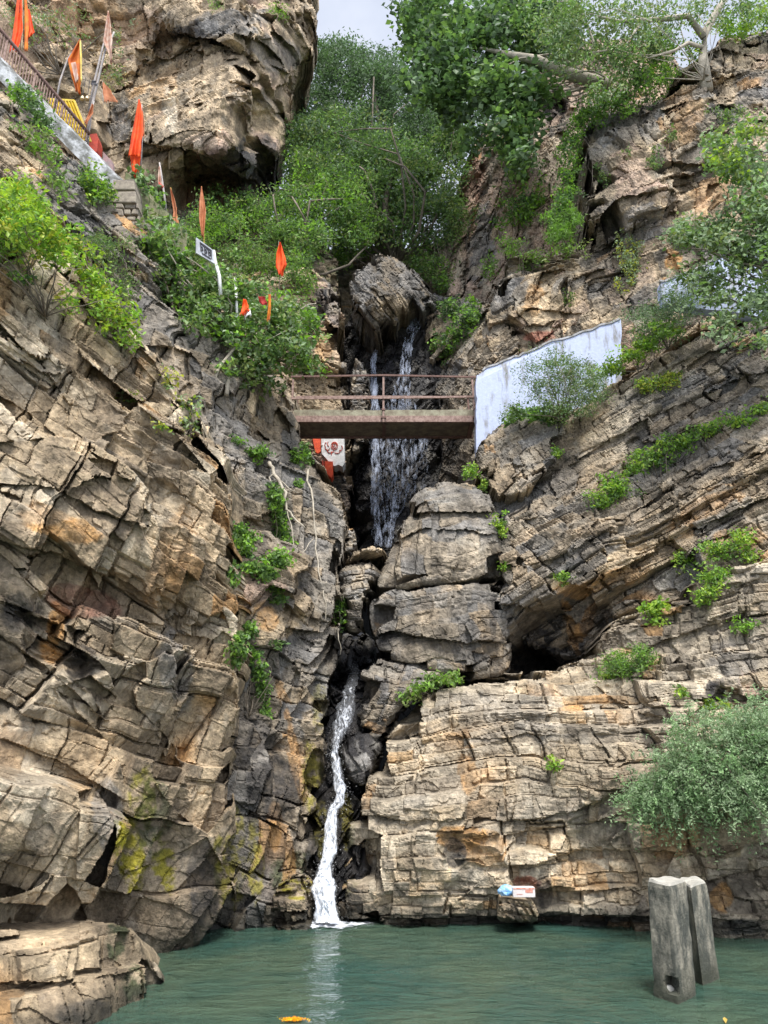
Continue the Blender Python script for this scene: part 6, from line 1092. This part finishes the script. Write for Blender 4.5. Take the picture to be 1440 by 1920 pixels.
# ---- waterfalls
FALLW = fall_mat('falling_water_white', .44, .60, 17, 4.0, .08, .97); FALLV = fall_mat('falling_water_veil', .50, .74, 11, 2.8, .0, .66, basec=(.50, .56, .70)); FOAM = fall_mat('foam', .42, .6, 5, 5, 0, .95)
def ribbon(name, line, mat, parent, mass, off=-.3, nu=26, nv=260, bulge=.12, seed=0, dens=(0, 0), rough=.04, edge=.22):
    L_ = np.array(line, float); t = np.linspace(0, 1, len(L_)); tt = np.linspace(0, 1, nv); x = np.interp(tt, t, L_[:, 0]); y = np.interp(tt, t, L_[:, 1]); wd = np.interp(tt, t, L_[:, 2])
    ker = np.ones(9)/9
    sm = lambda a: np.convolve(np.pad(a, 4, 'edge'), ker, 'valid'); x, y, wd = sm(x), sm(y), sm(wd)
    if L_.shape[1] > 3: D = sm(np.interp(tt, t, L_[:, 3]))
    else: D = MASS[mass](x, y)+off
    wn = 1+.35*fbm(np.stack([tt*30, tt*0, tt*0+seed], -1), 3, 300+seed); V = []; U = []; Vv = []; Dn = []
    s = np.linspace(-1, 1, nu); acc = np.concatenate([[0], np.cumsum(np.hypot(np.diff(x), np.diff(y)))])*mpp(D.mean())
    X = x[:, None]+s[None]*(wd*wn)[:, None]*.5; Y = np.repeat(y[:, None], nu, 1); DD = D[:, None]-bulge*(1-s[None]**2)
    P = unproj(X.ravel(), Y.ravel(), DD.ravel())
    n_ = fbm(P*np.array([9, 9, 2.6])+seed, 4, 310+seed, .6); P[:, 1] -= n_*rough*2; P[:, 0] += fbm(P*np.array([5, 5, 3])+4, 3, 320+seed)*rough
    U = (X*mpp(D.mean())).ravel(); Vv = np.repeat(acc[:, None], nu, 1).ravel()
    ed = (np.clip((1-np.abs(s))/edge, 0, 1)-1)[None]*.30; tend = np.minimum(1, np.minimum(tt/.04, (1-tt)/.01+.3))-1
    dn = (np.interp(tt, [0, 1], dens)[:, None]+ed+tend[:, None]*.25).ravel()
    ii = np.arange(nu*nv).reshape(nv, nu); Fq = np.stack([ii[:-1, :-1].ravel(), ii[1:, :-1].ravel(), ii[1:, 1:].ravel(), ii[:-1, 1:].ravel()], -1)
    return mesh_np(name, P, Fq, mat, parent=parent, smooth=True, attrs=dict(u=U, v=Vv, dens=dn)), P
wf = empty('waterfall', at(620, 1735, 13.5)); tagp(wf, 'lower waterfall, a narrow white stream pouring from the dark slot into the pool', 'waterfall')
LO = [(a_, b_, c_*(.70 if b_ < 1640 else .95), d_) for a_, b_, c_, d_ in [(662, 1240, 22, 19.2), (664, 1262, 30, 18.2), (654, 1300, 38, 16.7), (646, 1340, 42, 15.9), (640, 1366, 34, 15.5), (630, 1392, 22, 15.2), (627, 1415, 20, 14.95), (632, 1445, 28, 14.75), (638, 1478, 30, 14.55), (636, 1505, 28, 14.4), (624, 1520, 28, 14.2), (620, 1560, 32, 14.05), (618, 1600, 34, 13.9), (608, 1630, 46, 13.75), (605, 1665, 52, 13.6), (610, 1700, 46, 13.5), (614, 1732, 56, 13.45)]]
ribbon('water_sheet', LO, FALLW, wf, None, dens=(-.12, .15), rough=.06, nv=420, bulge=.16, seed=1)
_, PP = ribbon('water_sheet', [(a_, b_, c_*.62, d_-.10) for a_, b_, c_, d_ in LO[4:]], FALLW, wf, None, dens=(-.06, .12), rough=.08, nv=360, bulge=.1, seed=2)
rs = np.random.RandomState(4); idx = rs.randint(0, len(PP), 900); idx = idx[(PP[idx, 2] < 3.0)]
c3 = PP[idx]+rs.normal(size=(len(idx), 3))*np.array([.08, .06, .07]); c3[:, 2] = np.abs(c3[:, 2])+.01; s_ = (.003+.005*rs.rand(len(idx))**2)[:, None, None]
tet = np.array([[1, 1, 1], [1, -1, -1], [-1, 1, -1], [-1, -1, 1]])*.6; V = (c3[:, None]+tet[None]*s_).reshape(-1, 3); k = np.arange(len(c3))[:, None]*4
Fq = np.concatenate([k+np.array([0, 1, 2]), k+np.array([0, 3, 1]), k+np.array([0, 2, 3]), k+np.array([1, 3, 2])]); mesh_np('spray', V, Fq, WHITE, parent=wf)
# foam where it lands
n = 60; V = []; U = []; W2 = []; Dn = []; fc = g(618, 1733)
for i in range(n):
    for j in range(n):
        r_ = i/(n-1); a_ = j/(n-1)*2*PI; rx, ry = .74*r_*(1+.2*math.sin(a_*3+1)), .42*r_*(1+.2*math.cos(a_*4)); x, y = fc[0]+rx*math.cos(a_), fc[1]-.02+ry*math.sin(a_)
        V.append((x, y, .012+.06*max(0, .5-r_)+.014*math.sin(x*40)*math.cos(y*33)*(1-r_))); U.append(x); W2.append(y); Dn.append(.17-.30*r_)
ii = np.arange(n*n).reshape(n, n); Fq = np.stack([ii[:-1, :-1].ravel(), ii[1:, :-1].ravel(), ii[1:, 1:].ravel(), ii[:-1, 1:].ravel()], -1)
mesh_np('foam', np.array(V), Fq, FOAM, parent=wf, smooth=True, attrs=dict(u=U, v=W2, dens=Dn))
w2 = empty('waterfall', at(735, 1030, 21.2)); tagp(w2, 'upper waterfall, a thin veil over black rock behind the footbridge', 'waterfall')
SBM = 'cliff_slot_back'
ribbon('water_sheet', [(800, 582, 30), (786, 596, 40), (772, 620, 26), (764, 650, 20), (759, 690, 24), (754, 730, 34), (750, 770, 84), (748, 830, 116), (744, 880, 116), (734, 930, 92), (722, 980, 54), (714, 1028, 30)], FALLV, w2, SBM, off=-.45, nu=60, nv=400, dens=(.06, .0), seed=5, rough=.05)
ribbon('water_sheet', [(706, 648, 8), (699, 680, 13), (701, 720, 16), (704, 770, 16), (705, 830, 16), (704, 880, 20), (702, 930, 18), (706, 980, 16), (712, 1025, 14)], FALLV, w2, SBM, off=-.55, nu=18, nv=400, dens=(.12, .08), seed=6, rough=.04)
ribbon('water_sheet', [(735, 850, 10), (738, 900, 16), (740, 950, 20), (735, 1000, 14), (728, 1028, 10)], FALLV, w2, SBM, off=-.55, nu=14, nv=200, dens=(.02, .08), seed=8, rough=.04)
ribbon('water_sheet', [(800, 838, 14), (797, 880, 20), (795, 915, 22), (788, 940, 10)], FALLV, w2, SBM, off=-.45, nu=14, nv=200, dens=(-.02, -.05), seed=7, rough=.04)

# things of a kind share a group
for o in list(bpy.data.objects):
    c = o.get('category')
    if c and not o.get('group'):
        g_ = {'flag': 'orange and faded flags on poles above the left cliff', 'weed': 'small weeds growing in cracks of the cliffs', 'weeds': 'weed patches on the rock ledges', 'boulder': 'boulders lying around the waterfalls', 'ivy': 'ivy patches on the left cliffs',
              'creeper': 'green creepers on the right cliffs', 'bush': 'bushes growing on the cliffs', 'roots': 'pale roots hanging on the left cliff', 'tree': 'trees on the cliff tops', 'waterfall': 'two drops of the waterfall', 'grass tuft': 'grass tufts on the rocks'}.get(c)
        if g_: o['group'] = g_
